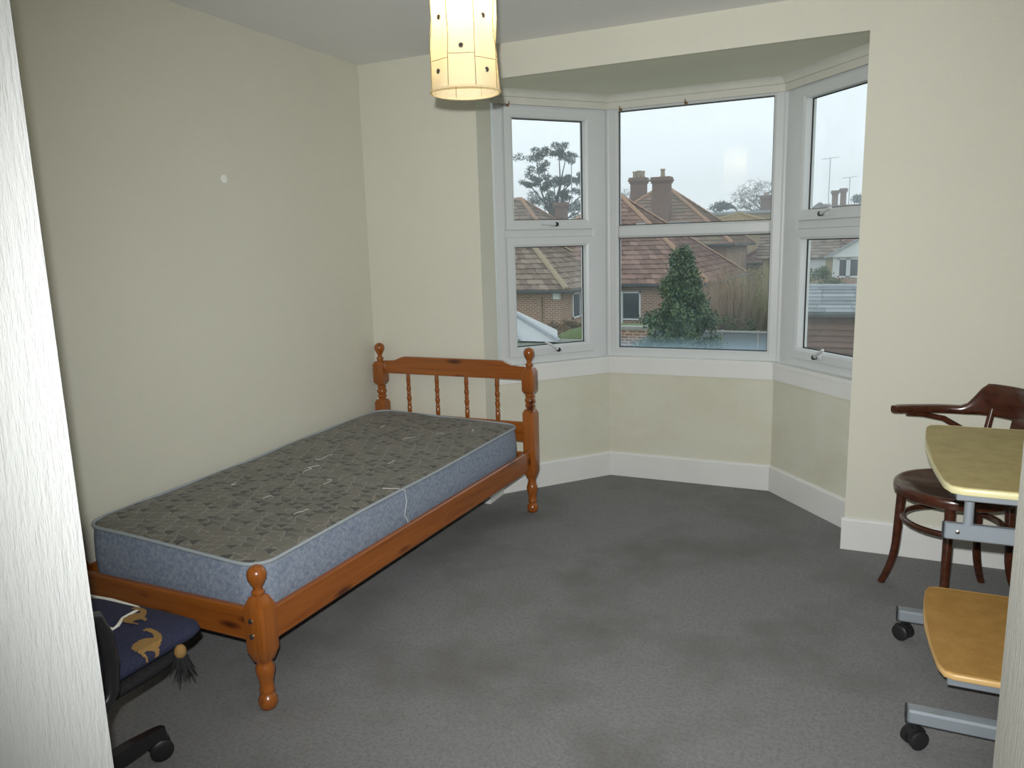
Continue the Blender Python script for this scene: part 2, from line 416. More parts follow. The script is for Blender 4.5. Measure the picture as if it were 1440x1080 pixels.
def off(p, q, d):     # offset of the segment p-q to its left (outwards for the bay, walked left to right)
    t = Vector((q[0] - p[0], q[1] - p[1])).normalized(); n = Vector((-t.y, t.x)); return n * d
def offline(d):
    pts = [BL, CL, CR, BR]; out = []
    c = math.tan(R(25)) * d
    n1 = off(BL, CL, d); n3 = off(CR, BR, d)
    return [(BL[0] + n1.x, BL[1] + n1.y), (CL[0] - c, CL[1] + d), (CR[0] + c, CR[1] + d), (BR[0] + n3.x, BR[1] + n3.y)]
IN = offline(0); WIN = offline(.035); OUT = offline(.22)
SILL = .752
names = [('left', 'left', 'short angled wall panel under the left bay window'), ('centre', 'centre', 'stained cream wall panel under the middle bay window'), ('right', 'right', 'short angled wall panel under the right bay window, by the corner')]
for k in range(3):
    p, q, q2, p2 = IN[k], IN[k + 1], OUT[k + 1], OUT[k]
    tag(MB().prism([p, q, q2, p2], 0, SILL - .02).build('wall_bay_' + names[k][0], M['baywall']), names[k][2], 'wall', kind=S)
# skirting boards
def skirt(name, p, q, label, h=.152, t=.014, e0=0, e1=0):
    p = Vector(p); q = Vector(q); d = (q - p).normalized(); n = Vector((d.y, -d.x)) * t
    p = p - d * e0; q = q + d * e1
    prof = [(0, 0), (1, 0), (1, h - .012), (.6, h - .003), (0, h)]
    a = [(p.x + n.x * u, p.y + n.y * u, z) for u, z in prof]; b = [(q.x + n.x * u, q.y + n.y * u, z) for u, z in prof]
    tag(MB().rings([a, b]).build(name, M['white']), label, 'skirting board', kind=S)
c25 = math.tan(R(25)) * .014
skirt('baseboard_back_left', (0, 0), (.72, 0), 'white skirting board behind the head of the bed', e1=.014)
skirt('baseboard_bay_return', AL, BL, 'short piece of white skirting on the left return of the bay')
skirt('baseboard_bay_left', BL, CL, 'white skirting board below the left bay window')
skirt('baseboard_bay_centre', CL, CR, 'white skirting board below the middle bay window')
skirt('baseboard_bay_right', CR, (2.60, .23), 'white skirting board below the right bay window')
skirt('baseboard_back_right', AR, (XR, 0), 'white skirting board on the wall behind the bentwood chair', e0=.012)
skirt('baseboard_left', (0, -2.9), (0, -.015), 'white skirting board along the left wall under the bed')
# coving over the bay windows
COV = offline(.03)
for k in range(3):
    p = Vector(COV[k]); q = Vector(COV[k + 1]); d = (q - p).normalized(); n = Vector((d.y, -d.x))
    prof = [(0, 2.20), (.012, 2.20), (.013, 2.236), (.024, 2.238), (.030, 2.252), (.042, 2.264), (.060, SOF), (0, SOF)]
    a = [(p.x + n.x * u - d.x * .0, p.y + n.y * u, z) for u, z in prof]; b = [(q.x + n.x * u, q.y + n.y * u, z) for u, z in prof]
    # mitre the inner ends
    if k > 0: a = [(x + d.x * .47 * u, y + d.y * .47 * u, z) for (x, y, z), (u, _) in zip(a, prof)]
    if k < 2: b = [(x - d.x * .47 * u, y - d.y * .47 * u, z) for (x, y, z), (u, _) in zip(b, prof)]
    tag(MB().rings([a, b]).build('trim_%d' % (k + 1), M['cove'], smooth=50), ['dingy plaster cove above the left bay window', 'dingy plaster cove above the middle bay window', 'dingy plaster cove above the right bay window'][k], 'coving', kind=S)
# window boards with their aprons
NOSE = offline(-.016); APR = offline(-.010)
for k in range(3):
    m = MB().prism([NOSE[k], NOSE[k + 1], WIN[k + 1], WIN[k]], SILL - .022, SILL)
    o = m.build('trim_%d' % (k + 4), M['white'])
    tag(o, ['white window board under the left bay window', 'white window board under the middle bay window', 'white window board under the right bay window'][k], 'window sill', kind=S)
    MB().prism([APR[k], APR[k + 1], IN[k + 1], IN[k]], .652, SILL - .022).build('apron', M['white'], o)

# ------------------------------------------------------------------ windows
ZT, ZB = 2.240, SILL
def bar(m, u0, u1, z0, z1, y0, y1, ch=.006): m.box((u0, y0, z0), (u1, y1, z1), ch)
def frame_rect(parent, name, u0, u1, z0, z1, w, y0, y1, wb=None):
    """four mitred looking members, one object for the welded frame"""
    wb = wb or w; m = MB()
    def member(o4, i4):
        # o4,i4: outer and inner edge as (u,z) pairs
        (a, b), (c, d) = o4, i4; e = .007
        sl = .006
        pts = []
        for (u, z) in (a, b): pts += [(u, y0, z), (u, y1, z)]
        for (u, z), (ou, oz) in ((c, a), (d, b)):
            pts += [(u, y1, z), (u, y0 + e, z)]
            pts += [(u + (ou - u) * .25, y0, z + (oz - z) * .25)]
        m.hull(pts)
    O = [(u0, z0), (u1, z0), (u1, z1), (u0, z1)]; I = [(u0 + w, z0 + wb), (u1 - w, z0 + wb), (u1 - w, z1 - w), (u0 + w, z1 - w)]
    for i in range(4): member((O[i], O[(i + 1) % 4]), (I[i], I[(i + 1) % 4]))
    return m.build(name, M['upvc'], parent)
def pane(parent, u0, u1, z0, z1, y, mat, org=None):
    org = org or (0, 0, 0)
    return MB(org).box((u0, y, z0), (u1, y + .004, z1)).build('pane', mat, parent, loc=org)
def gasket(parent, u0, u1, z0, z1, y):
    m = MB(); t = .005
    for a, b in (((u0, z0), (u1, z0 + t)), ((u0, z1 - t), (u1, z1)), ((u0, z0), (u0 + t, z1)), ((u1 - t, z0), (u1, z1))):
        m.box((a[0], y, a[1]), (b[0], y + .006, b[1]))
    return m.build('gasket', M['black_gasket'], parent)
def handle(parent, u, z, y, ang):
    h = MB().box((u - .035, y - .010, z - .011), (u + .035, y, z + .011), .004).build('handle', M['upvc'], parent, smooth=40)
    a = R(ang); d = Vector((math.cos(a), -.12, math.sin(a)))
    p0 = Vector((u, y - .016, z)); MB().tube([p0, p0 + d * .03 + Vector((0, -.014, 0)), p0 + d * .11 + Vector((0, -.014, 0))], [.010, .0095, .0075], 10).build('lever', M['upvc'], h, smooth=50)
    MB().lathe([(-.030, .010), (-.027, .0125), (-.008, .0125), (-.006, .0105)], (u, y, z), 14, axis=1).build('lock_button', M['blackpl'], h, smooth=40)
    return h
# middle window: two fixed lights
w2 = tag(empty('window_2', (WIN[1][0], WIN[1][1], 0)), 'wide middle bay window with a large fixed pane above a transom and a lower pane', 'window', kind=S)
L2 = WIN[2][0] - WIN[1][0]; D0, D1 = 0.0, .065
TR0, TR1 = 1.463, 1.535
frame_rect(w2, 'window_frame', .012, L2 - .012, ZB, ZT, .050, D0, D1, .050)
MB().box((.06, D0, TR0), (L2 - .06, D1, TR1), .012).build('transom', M['upvc'], w2)
for z0, z1, mt in ((ZB + .050, TR0, M['glass_blue_foot']), (TR1, ZT - .050, M['glass'])):
    pane(w2, .062, L2 - .062, z0, z1, .036, mt, (0, 0, z0 - .0)); gasket(w2, .062, L2 - .062, z0, z1, .030)
for x in (0.0, L2): # corner posts
    MB().lathe([(ZB, .024), (ZT, .024)], (x, .022, 0), 12).build('corner_post', M['upvc'], w2, smooth=40)
# side windows: two opening sashes each
def side_window(name, loc, rz, mirror, label, hang, A, B):
    w = tag(empty(name, (loc[0], loc[1], 0), rz), label, 'window', kind=S)
    sgn = -1 if mirror else 1
    def rng(a, b): return (a, b) if sgn > 0 else (-b, -a)
    u0, u1 = rng(A, B)
    p0, p1 = rng(.008, A + .002); MB().box((p0, .006, ZB), (p1, D1, ZT), .004).build('corner_infill', M['upvc'], w)
    frame_rect(w, 'window_frame', u0, u1, ZB, ZT, .062, D0, D1, .050)
    a0, a1 = rng(A + .05, B - .05)
    MB().box((a0, D0, 1.472), (a1, D1, 1.530), .010).build('transom', M['upvc'], w)
    s0, s1 = rng(A + .055, B - .055)
    for z0, z1, ha in ((ZB + .045, 1.478, hang[0]), (1.524, ZT - .055, hang[1])):
        sash = frame_rect(w, 'sash', s0, s1, z0, z1, .052, -.018, .05)
        g0, g1 = s0 + .052, s1 - .052
        pane(sash, g0, g1, z0 + .052, z1 - .052, .030, M['glass_side'] if not mirror else M['glass']); gasket(sash, g0, g1, z0 + .052, z1 - .052, .026)
        handle(sash, (g0 + g1) / 2 + (.02 if mirror else -.05), z0 + .026, -.018, ha)
    return w
side_window('window_1', WIN[1], R(50), True, 'left bay window with two opening sashes, above the head of the bed', (150, 178), .052, .735)
side_window('window_3', WIN[2], R(-50), False, 'right bay window with two opening sashes, beside the corner of the wall', (28, 12), .075, .75)
# rusty curtain rail brackets left over the windows
def bracket(p, rz, label):
    e = tag(empty('curtain_bracket', p, rz), label, 'bracket', 'rusty brackets over the bay window')
    MB().box((-.010, -.004, -.018), (.010, 0, .018), .002).build('plate', M['rust'], e)
    MB().tube([(0, -.004, -.006), (0, -.022, -.008), (0, -.026, .006)], .0035, 8).build('hook', M['rust'], e)
nL = off(BL, CL, 1)
bracket((WIN[0][0] + .075 - nL.x * .004, WIN[0][1] + .09 - nL.y * .004, 2.205), R(50), 'small rusty bracket above the left bay window')
bracket((1.262, WIN[1][1] - .001, 2.205), 0, 'small rusty bracket above the left end of the middle window')
bracket((1.64, WIN[1][1] - .001, 2.205), 0, 'small rusty bracket above the centre of the middle window')

# ================================================================== BED
bed = tag(empty('bed_frame', (.5, -1.03, 0)), 'orange varnished pine single bed frame with turned posts and spindled headboard', 'bed')
BO = (.5, -1.03, 0)
def bmb(): return MB(BO)
low = [(0.0, .017), (.004, .024), (.018, .0305), (.034, .0305), (.046, .025), (.053, .019), (.058, .019), (.062, .0245), (.072, .0245), (.078, .021), (.10, .0235), (.125, .029), (.142, .0305), (.152, .027), (.160, .0235), (.166, .024)]
def post(x, y, hb, prof, name):
    return bmb().lathe(prof, (x, y, 0), 32, square=True).build(name, M['pine_z'], bed, smooth=38)
headp = low[:-2] + [(.172, .022), (.190, .022), (.198, .023, 1), (.236, .0345, 1), (.545, .0345, 1), (.562, .026, 1), (.566, .020), (.572, .020), (.580, .0265), (.588, .0265), (.594, .021), (.606, .0285), (.617, .0285), (.627, .021), (.633, .026), (.642, .026), (.648, .021), (.652, .024, 1), (.668, .0345, 1), (.768, .0345, 1), (.787, .024, 1), (.790, .017), (.797, .017), (.803, .021), (.808, .0205), (.815, .013), (.824, .0125), (.838, .020), (.852, .027), (.866, .0295), (.878, .0275), (.888, .020), (.894, .008)]
headp = [(h + (.012 if h > .3 else 0), *q) for h, *q in headp]
footp = low + [(.168, .024, 1), (.205, .0365, 1), (.350, .0365, 1), (.384, .022, 1), (.388, .017), (.394, .0205), (.400, .0205), (.405, .015), (.413, .0145), (.425, .021), (.440, .0285), (.455, .031), (.468, .0285), (.479, .020), (.485, .008)]
HX0, HX1, HY = .068, 1.008, -.049
FX0, FX1, FY = .055, .921, -2.012
for x in (HX0, HX1): post(x, HY, 0, headp, 'head_post')
for x in (FX0, FX1): post(x, FY, 0, footp, 'foot_post')
# headboard rails: shaped top rail, middle rail, lower rail
t = .011
pl = [(HX0 + .02, .722), (HX1 - .02, .722), (HX1 - .02, .792), (HX1 - .10, .796), (HX1 - .15, .816), (HX1 - .17, .820), (HX0 + .17, .820), (HX0 + .15, .816), (HX0 + .10, .796), (HX0 + .02, .792)]
bmb().extrude([(x, HY - t, z + .012) for x, z in pl], (0, 2 * t, 0)).build('top_rail', M['pine_x'], bed)
bmb().box((HX0 + .02, HY - t, .395), (HX1 - .02, HY + t, .502), .004).build('middle_rail', M['pine_x'], bed)
bmb().box((HX0 + .02, HY - t, .235), (HX1 - .02, HY + t, .335), .004).build('lower_rail', M['pine_x'], bed)
sp = [(.488, .009), (.50, .012), (.535, .013), (.54, .0095), (.548, .0125), (.556, .0095), (.575, .0135), (.585, .014), (.598, .0095), (.606, .0125), (.614, .0095), (.632, .0135), (.642, .0135), (.656, .0095), (.664, .0125), (.672, .0095), (.68, .0125), (.70, .0115), (.726, .0095)]
sp = [(z + .012, q) for z, q in sp]
s0 = MB().lathe(sp, (0, 0, 0), 16).build('spindle', M['pine_z'], bed, smooth=40, loc=(.253 - BO[0], HY - BO[1], 0))
for x in (.440, .627, .815): linked(s0, bed, (x - BO[0], HY - BO[1], 0))
def rail(p, q, z0, z1, th, name, mt, rise=0.0):
    p = Vector(p); q = Vector(q); d = (q - p).normalized(); n = Vector((-d.y, d.x)) * th / 2
    m = bmb(); pts = []
    for a in (p, q):
        for sg in (-1, 1):
            for z, k in ((z0, .75), (z0 + .004, 1), (z1 - .005, 1), (z1, .6)): pts.append((a.x + n.x * sg * k, a.y + n.y * sg * k, z + (rise if a == p else 0)))
    return m.hull(pts).build(name, M[mt], bed)
rail((HX1 - .002, HY - .02), (FX1 + .002, FY + .02), .218, .325, .024, 'side_rail', 'pine_y', .030)
rail((HX0 + .002, HY - .02), (FX0 - .002, FY + .02), .218, .325, .024, 'side_rail', 'pine_y', .030)
rail((FX0 + .02, FY), (FX1 - .02, FY), .228, .337, .024, 'foot_rail', 'pine_x')
sl = MB().box((.0, -.035, 0), (.86, .035, .016), .002).build('slat', M['pine_x'], bed, loc=(.06 - BO[0], -1.9 - BO[1], .236))
for i in range(1, 12): linked(sl, bed, (.06 - BO[0], -1.9 + i * .16 - BO[1], .236))
for z in (.262, .313): bmb().lathe([(0, .009), (-.003, .009), (-.005, .006)], (FX1 - .006, FY - .0362, z), 12, axis=1).build('bolt', M['bolt'], bed, smooth=40)

# mattress
mo = tag(empty('mattress', (.48, -1.02, .252)), 'thin single mattress with grey triangle print top and blue grey sides', 'mattress')
MO = (.48, -1.02, .252)
def outline(ins, n=8):
    x0, x1f, x1h, y0, y1 = .075 + ins, .893 - ins, .962 - ins, -1.972 + ins, -.085 - ins
    r = .085 - ins * .5; out = []
    for (cx, cy, a0) in ((x1f - r, y0 + r, -90), (x1h - r, y1 - r, 0), (x0 + r, y1 - r, 90), (x0 + r, y0 + r, 180)):
        for i in range(n + 1):
            a = R(a0 + 90 * i / n); out.append((cx + r * math.cos(a), cy + r * math.sin(a)))
    # subdivide long sides
    res = []
    for i in range(len(out)):
        p = out[i]; q = out[(i + 1) % len(out)]; L = math.hypot(p[0] - q[0], p[1] - q[1]); k = max(1, int(L / .12))
        for j in range(k): res.append((p[0] + (q[0] - p[0]) * j / k, p[1] + (q[1] - p[1]) * j / k))
    return res
def ztop(x, y):
    f = (y + 1.97) / 1.88
    return .456 + .034 * f + .030 * (1 - (x - .06) / .85) + .005 * math.sin(x * 5 + y * 3.1) * math.sin(y * 2.3)
base = outline(0)
def side_ring(ins, zf):
    o = []
    for (x, y), (bx, by) in zip(outline_n(ins), base): o.append((x, y, .254 + (ztop(bx, by) - .254) * zf))
    return o
def outline_n(ins):
    c = (.49, -1.03); out = []
    n = len(base)
    for i, p in enumerate(base):
        a = base[i - 1]; b = base[(i + 1) % n]; t_ = Vector((b[0] - a[0], b[1] - a[1])).normalized(); nn = Vector((-t_.y, t_.x))
        out.append((p[0] + nn.x * ins, p[1] + nn.y * ins))
    return out
MB(MO).rings([side_ring(i_, z_) for i_, z_ in ((.012, 0), (.004, .06), (-.004, .3), (-.006, .5), (-.003, .8), (.003, .97))]).build('border', M['mat_side'], mo, smooth=60)
m = MB(MO); rr = []
for ins, dz in ((.004, -.004), (.012, .004), (.05, .010), (.12, .012), (.2, .012), (.3, .012), (.38, .012), (.405, .012), (.418, .012)):
    ring = []
    for (x, y), (bx, by) in zip([(x_, y_) for x_, y_ in base], base):
        cx = min(max(x, .46), .49); 
        k = 1 - ins / .42
        px = .475 + (x - .475) * k; py = -1.03 + (y + 1.03) * (1 - ins / 1.0 if ins < .3 else 1 - ins / 1.0)
        ring.append((px, py, ztop(px, py) + dz + .004 * math.sin(px * 17) * math.sin(py * 13)))
    rr.append(ring)
m.rings(rr).build('top_panel', M['mat_top'], mo, smooth=60)
MB(MO).tube([(x, y, ztop(x, y) + .001) for x, y in outline_n(.0005)], .0065, 8, closed=True).build('piping', M['piping'], mo, smooth=60)
MB(MO).tube([(x, y, .262) for x, y in outline_n(.004)], .006, 6, closed=True).build('piping', M['piping'], mo, smooth=60)
# loose thread hanging over the side and lint on the top
ty = -1.18; tx = .93
tp = [(.86, ty - .05, ztop(.86, ty) + .012), (.905, ty - .02, ztop(.905, ty) + .010), (.933, ty, .468), (.932, ty + .01, .42), (.940, ty - .02, .37), (.947, ty - .005, .33), (.953, ty - .03, .29), (.954, ty - .022, .262)]
MB(MO).tube(tp, .0011, 5).build('loose_thread', M['lint'], mo)
lm = [(.55, -.60, .09), (.66, -.45, .05), (.38, -1.05, .10), (.60, -1.25, .06), (.50, -1.52, .05), (.72, -1.60, .07), (.27, -1.42, .05), (.45, -1.22, .12), (.70, -.95, .05), (.33, -.42, .05), (.8, -.33, .04)]
for x, y, L in lm:
    pts = []; a = random.uniform(0, 6.28)
    for i in range(6):
        pts.append((x + math.cos(a) * L * i / 5 * .6, y + math.sin(a) * L * i / 5, ztop(x, y) + .0155)); a += random.uniform(-.8, .8)
    tag(MB((x, y, ztop(x, y) + .015)).tube(pts, .0009, 5).build('lint', M['lint'], mo, loc=(x - MO[0], y - MO[1], ztop(x, y) + .015 - MO[2])))

# ================================================================== PENDANT LAMP
LX, LY = 1.538, -1.677
lamp = tag(empty('pendant_lamp', (LX, LY, H)), 'lit cream cloth drum pendant shade with little mirror studs, hanging from the ceiling', 'lamp')
LO = (LX, LY, H); zb, zt, rs = 1.862, 2.215, .098
def shr(th, z):
    k = (z - zb) / (zt - zb)
    pleat = .0035 * math.cos(8 * th) + .003 * math.sin(3 * th + 9 * k) * math.sin(math.pi * k)
    return rs - .008 * math.sin(math.pi * k) + pleat * min(1, k * 4) * min(1, (1 - k) * 4) + .0012 * math.sin(19 * th + 25 * k) * math.sin(math.pi * k)
m = MB(LO); NTH = 64
rows = []
for j in range(17):
    z = zb + (zt - zb) * j / 16
    rows.append([(LX + shr(2 * math.pi * i / NTH, z) * math.cos(2 * math.pi * i / NTH), LY + shr(2 * math.pi * i / NTH, z) * math.sin(2 * math.pi * i / NTH), z) for i in range(NTH)])
shade = m.rings(rows, caps=False).build('shade', M['shade'], lamp, smooth=60, norm=False)
for z in (zb, zt):
    MB(LO).tube([(LX + rs * math.cos(2 * math.pi * i / 48), LY + rs * math.sin(2 * math.pi * i / 48), z) for i in range(48)], .0028, 6, closed=True).build('hoop', M['shade'], lamp, smooth=60)
def sp_(th, z, d=.0): r = shr(th, z) + d; return (LX + r * math.cos(th), LY + r * math.sin(th), z)
view = math.atan2(EYE.y - LY, EYE.x - LX)
for i in range(8):
    th = view + (i - .16) * 2 * math.pi / 8 + .42
    MB(LO).tube([sp_(th, zb + (zt - zb) * j / 16, .0006) for j in range(17)], .0012, 4).build('seam', M['seam'], shade)
    z0 = zb + (.085 if i % 2 else .075)
    for zz in (z0, z0 + .17):
        MB(LO).tube([sp_(th + 2 * math.pi / 8 * j / 6, zz, .0005) for j in range(7)], .0009, 4).build('seam', M['seam'], shade)
for i in range(8):
    th = view + (i + .34) * 2 * math.pi / 8 + .42
    for j in range(2):
        z = zb + (.045 if i % 2 == 0 else .105) + j * .14
        c = Vector(sp_(th, z, .001)); n = Vector((math.cos(th), math.sin(th), 0)); tv = Vector((-math.sin(th), math.cos(th), 0))
        e = MB(c).tube([c + (tv * math.cos(a * math.pi / 6) + Vector((0, 0, 1)) * math.sin(a * math.pi / 6)) * .0055 for a in range(12)], .0018, 5, closed=True).build('stud', M['eyelet'], shade, smooth=60, loc=c - Vector(LO))
        MB((0, 0, 0)).hull([n * d_ + (tv * math.cos(a * math.pi / 5) + Vector((0, 0, 1)) * math.sin(a * math.pi / 5)) * .0042 for a in range(10) for d_ in (0, .001)]).build('mirror_disc', M['mirror'], e)
MB(LO).tube([(LX, LY, H - .02), (LX, LY, 2.2)], .0035, 8).build('flex', M['flex'], lamp)
MB(LO).lathe([(H, .05), (H - .008, .05), (H - .028, .03), (H - .032, .006)], (LX, LY, 0), 24).build('ceiling_rose', M['upvc'], lamp, smooth=40)
MB(LO).lathe([(2.215, .008), (2.205, .017), (2.16, .019), (2.145, .022), (2.14, .012)], (LX, LY, 0), 16).build('lamp_holder', M['upvc'], lamp, smooth=40)
for a in range(3):
    th = a * 2 * math.pi / 3; MB(LO).tube([(LX + .018 * math.cos(th), LY + .018 * math.sin(th), 2.16), (LX + rs * math.cos(th), LY + rs * math.sin(th), zt)], .0015, 5).build('spoke', M['bolt'], lamp)
bl = MB(LO).lathe([(2.14, .012), (2.125, .016), (2.10, .026), (2.075, .030), (2.055, .027), (2.045, .016), (2.042, .004)], (LX, LY, 0), 16).build('bulb', M['bulb'], lamp, smooth=60)
pd = bpy.data.lights.new('bulb_light', 'POINT'); po = bpy.data.objects.new('bulb_light', pd); COL.objects.link(po)
pd.energy = 3.6; pd.color = (1, .82, .52); pd.shadow_soft_size = .032; po.location = (0, 0, 2.075 - H - .0); po.parent = lamp

# ================================================================== COMPUTER TROLLEY
DX = 2.777
dk = tag(empty('computer_desk', (3.0, -1.13, 0)), 'silver framed computer trolley with pale top and tan lower shelf on black castors', 'desk')
DO = (3.0, -1.13, 0)
def dmb(): return MB(DO)
def shelf(name, pts, z1, th, mt, me):
    o = dmb().prism(pts, z1 - th, z1).build(name, M[mt], dk)
    pl_ = []
    n = len(pts); 
    cx = sum(p[0] for p in pts) / n; cy = sum(p[1] for p in pts) / n
    m = dmb(); a = []; 
    for (x, y) in pts:
        d = Vector((x - cx, y - cy)).normalized() * .004
        a.append([(x - d.x, y - d.y, z1 + .0006), (x + d.x * .5, y + d.y * .5, z1 - .002), (x + d.x, y + d.y, z1 - .006), (x + d.x, y + d.y, z1 - th + .004), (x + d.x * .5, y + d.y * .5, z1 - th), (x - d.x, y - d.y, z1 - th - .0004)])
    m.rings(a, closed=True).build('edging', M[me], o, smooth=50); return o
def shape(x0, xr, y0, y1, bulge, rc):
    pts = [(xr, y0)]
    # near corner rounded, bulged front edge, far corner rounded
    ym = (y0 + y1) / 2; hh = (y1 - y0) / 2
    def fx(y): return x0 + bulge * ((y - ym) / hh) ** 2
    c1 = (fx(y0 + rc) + rc * .85, y0)
    pts.append(c1)
    pts.append((fx(y0 + rc) + rc * .3, y0 + rc * .22))
    for i in range(13):
        y = y0 + rc + (2 * hh - 2 * rc) * i / 12; pts.append((fx(y), y))
    pts.append((fx(y1 - rc) + rc * .3, y1 - rc * .22)); pts.append((fx(y1 - rc) + rc * .85, y1))
    pts.append((xr, y1)); return pts
shelf('lower_shelf', shape(2.822, 3.30, -1.385, -.785, .022, .045), .205, .018, 'low_lam', 'low_lam_edge')
shelf('top', shape(2.800, 3.36, -1.40, -.63, .024, .05), .757, .020, 'top_lam', 'top_lam_edge')
for y in (-1.445, -.808):
    dmb().box((DX - .018, y - .0225, .072), (3.36, y + .0225, .114), .006).build('foot_bar', M['silver'], dk)
    dmb().box((DX - .023, y - .0215, .073), (DX - .0185, y + .0215, .113), .003).build('end_cap', M['silver_cap'], dk)
    dmb().box((3.10, y - .02, .105), (3.14, y + .02, .60), .005).build('upright', M['silver'], dk)
    dmb().box((2.86, y + (.072 if y < -1 else -.05), .160), (3.28, y + (.092 if y < -1 else -.03), .187), .003).build('shelf_bracket', M['silver'], dk)
for y in (-1.325, -.75):
    xs = 2.828 if y < -1 else 2.93
    dmb().box((xs, y - .012, .585), (3.30, y + .012, .632), .004).build('side_bar', M['silver'], dk)
    dmb().box((xs - .005, y - .011, .586), (xs - .0005, y + .011, .631), .002).build('end_cap', M['silver_cap'], dk)
    dmb().lathe([(0, .0055), (-.003, .0055), (-.004, .003)], (xs + .032, y - .012, .609), 10, axis=1).build('bolt', M['bolt'], dk)
    dmb().box((2.845, y - .062 if y < -1 else y - .012, .716), (3.30, y + .012 if y < -1 else y + .06, .737), .003).build('top_bracket', M['silver'], dk)
    dmb().tube([(xs + .057, y, .63), (xs + .057, y, .727)], .0125, 14).build('post', M['silver'], dk, smooth=50)
    dmb().tube([(3.2, y, .63), (3.2, y, .727)], .0125, 14).build('post', M['silver'], dk, smooth=50)
for y in (-1.365, -.67): dmb().lathe([(.737, .012), (.731, .013), (.724, .013), (.721, .010)], (2.845, y, 0), 12).build('bumper', M['casterpl'], dk, smooth=40)
dmb().box((3.105, -1.43, .52), (3.13, -.82, .57), .004).build('cross_bar', M['silver'], dk)
def castor(x, y, rz, parent, org, s=1.0, mt='casterpl'):
    e = MB((0, 0, 0)); c = Vector((x, y, 0)) - Vector(org)
    R_ = Matrix.Rotation(rz, 3, 'Z')
    for sg in (-1, 1):
        e2 = []
        m = MB(); m.lathe([(-.009 * s, .016 * s), (-.008 * s, .0235 * s), (.006 * s, .025 * s), (.009 * s, .021 * s), (.010 * s, .010 * s)] if sg > 0 else [(.009 * s, .016 * s), (.008 * s, .0235 * s), (-.006 * s, .025 * s), (-.009 * s, .021 * s), (-.010 * s, .010 * s)], (0, sg * .0135 * s, .0252 * s), 18, axis=1)
        o = m.build('castor_wheel', M[mt], parent, smooth=35, loc=c); o.rotation_euler = (0, 0, rz)
    m = MB().hull([(dx_, dy_, dz_) for dx_, dz_ in ((-.022 * s, .036 * s), (-.018 * s, .048 * s), (0, .056 * s), (.014 * s, .054 * s), (.02 * s, .044 * s)) for dy_ in (-.014 * s, .014 * s)])
    m.tube([(0, 0, .05 * s), (0, 0, .066 * s)], .007 * s, 10)
    o = m.build('castor_hood', M[mt], parent, loc=c); o.rotation_euler = (0, 0, rz)
castor(DX + .004, -1.455, R(35), dk, DO, 1.16); castor(DX + .002, -.812, R(-35), dk, DO, 1.16); castor(3.33, -1.445, R(60), dk, DO, 1.16); castor(3.33, -.808, R(100), dk, DO, 1.16)

# ================================================================== BENTWOOD ARMCHAIR
CX, CY = 2.950, -.405
ch = tag(empty('bentwood_armchair', (CX, CY, 0), R(208 - 90)), 'dark brown bentwood armchair with round seat, behind the computer trolley', 'chair')
# local: +y is the way the chair faces
def leg(a, r0, r1, flare):
    ca, sa = math.cos(R(a)), math.sin(R(a)); pts = []; rad = []
    for i in range(13):
        k = i / 12; z = .445 * (1 - k); r = r0 + (r1 - r0) * k + flare * max(0, k - .55) ** 2 * 2.2
        pts.append((r * ca, r * sa, z)); rad.append(.0185 - .0045 * k)
    return MB().tube(pts, rad, 12).build('leg', M['bentwood'], ch, smooth=50)
leg(90 + 53, .185, .205, .09); leg(90 - 46, .185, .205, .09); leg(-90 - 28, .185, .21, .12); leg(-90 + 28, .185, .21, .12)
MB().lathe([(.437, .185), (.433, .205), (.437, .212), (.455, .214), (.470, .212), (.477, .204), (.476, .194), (.470, .188)], (0, 0, 0), 48).build('seat_rim', M['bentwood'], ch, smooth=50)
MB().lathe([(.455, .188), (.468, .188), (.4665, .15), (.4655, .10), (.465, .02)], (0, 0, 0), 40).build('seat', M['seatply'], ch, smooth=50)
MB().tube([(.172 * math.cos(2 * math.pi * i / 40), .172 * math.sin(2 * math.pi * i / 40), .325) for i in range(40)], .0115, 10, closed=True).build('stretcher_ring', M['bentwood'], ch, smooth=60)
# one bent arm and back rail: from an arm tip round the back to the other tip
def rail_pt(k):
    s_ = abs(k); sg = 1 if k > 0 else -1
    if s_ < .62:
        a = R(88 * s_ / .62); x = .262 * math.sin(a) * sg; y = .0 - .262 * math.cos(a)
    else:
        f = (s_ - .62) / .38; x = sg * (.262 + .010 * math.sin(f * 2.6)); y = -.009 + f * .115
    w = min(1, max(0, (s_ - .24) / .15)); w = w * w * (3 - 2 * w)          # 0 on the back, 1 on the arms
    zc = .772 - .052 * w; hg = .066 - .049 * w; wd = .012 + .012 * w
    zc += .0
    if s_ > .95: wd *= .8; hg *= .9
    return Vector((x, y, zc)), hg, wd
NR = 56; rp = [rail_pt(-1 + 2 * i / NR) for i in range(NR + 1)]; rr = []
for i, (p, hg, wd) in enumerate(rp):
    t_ = rp[min(i + 1, NR)][0] - rp[max(i - 1, 0)][0]; t_.z = 0; t_.normalize(); n_ = Vector((-t_.y, t_.x, 0)); ring = []
    for k in range(16):
        q = 2 * math.pi * k / 16; c_, s__ = math.cos(q), math.sin(q)
        ring.append(p + n_ * wd * math.copysign(abs(c_) ** .6, c_) + Vector((0, 0, hg * math.copysign(abs(s__) ** .6, s__))))
    rr.append(ring)
MB().rings(rr).build('arm_rail', M['bentwood'], ch, smooth=60)
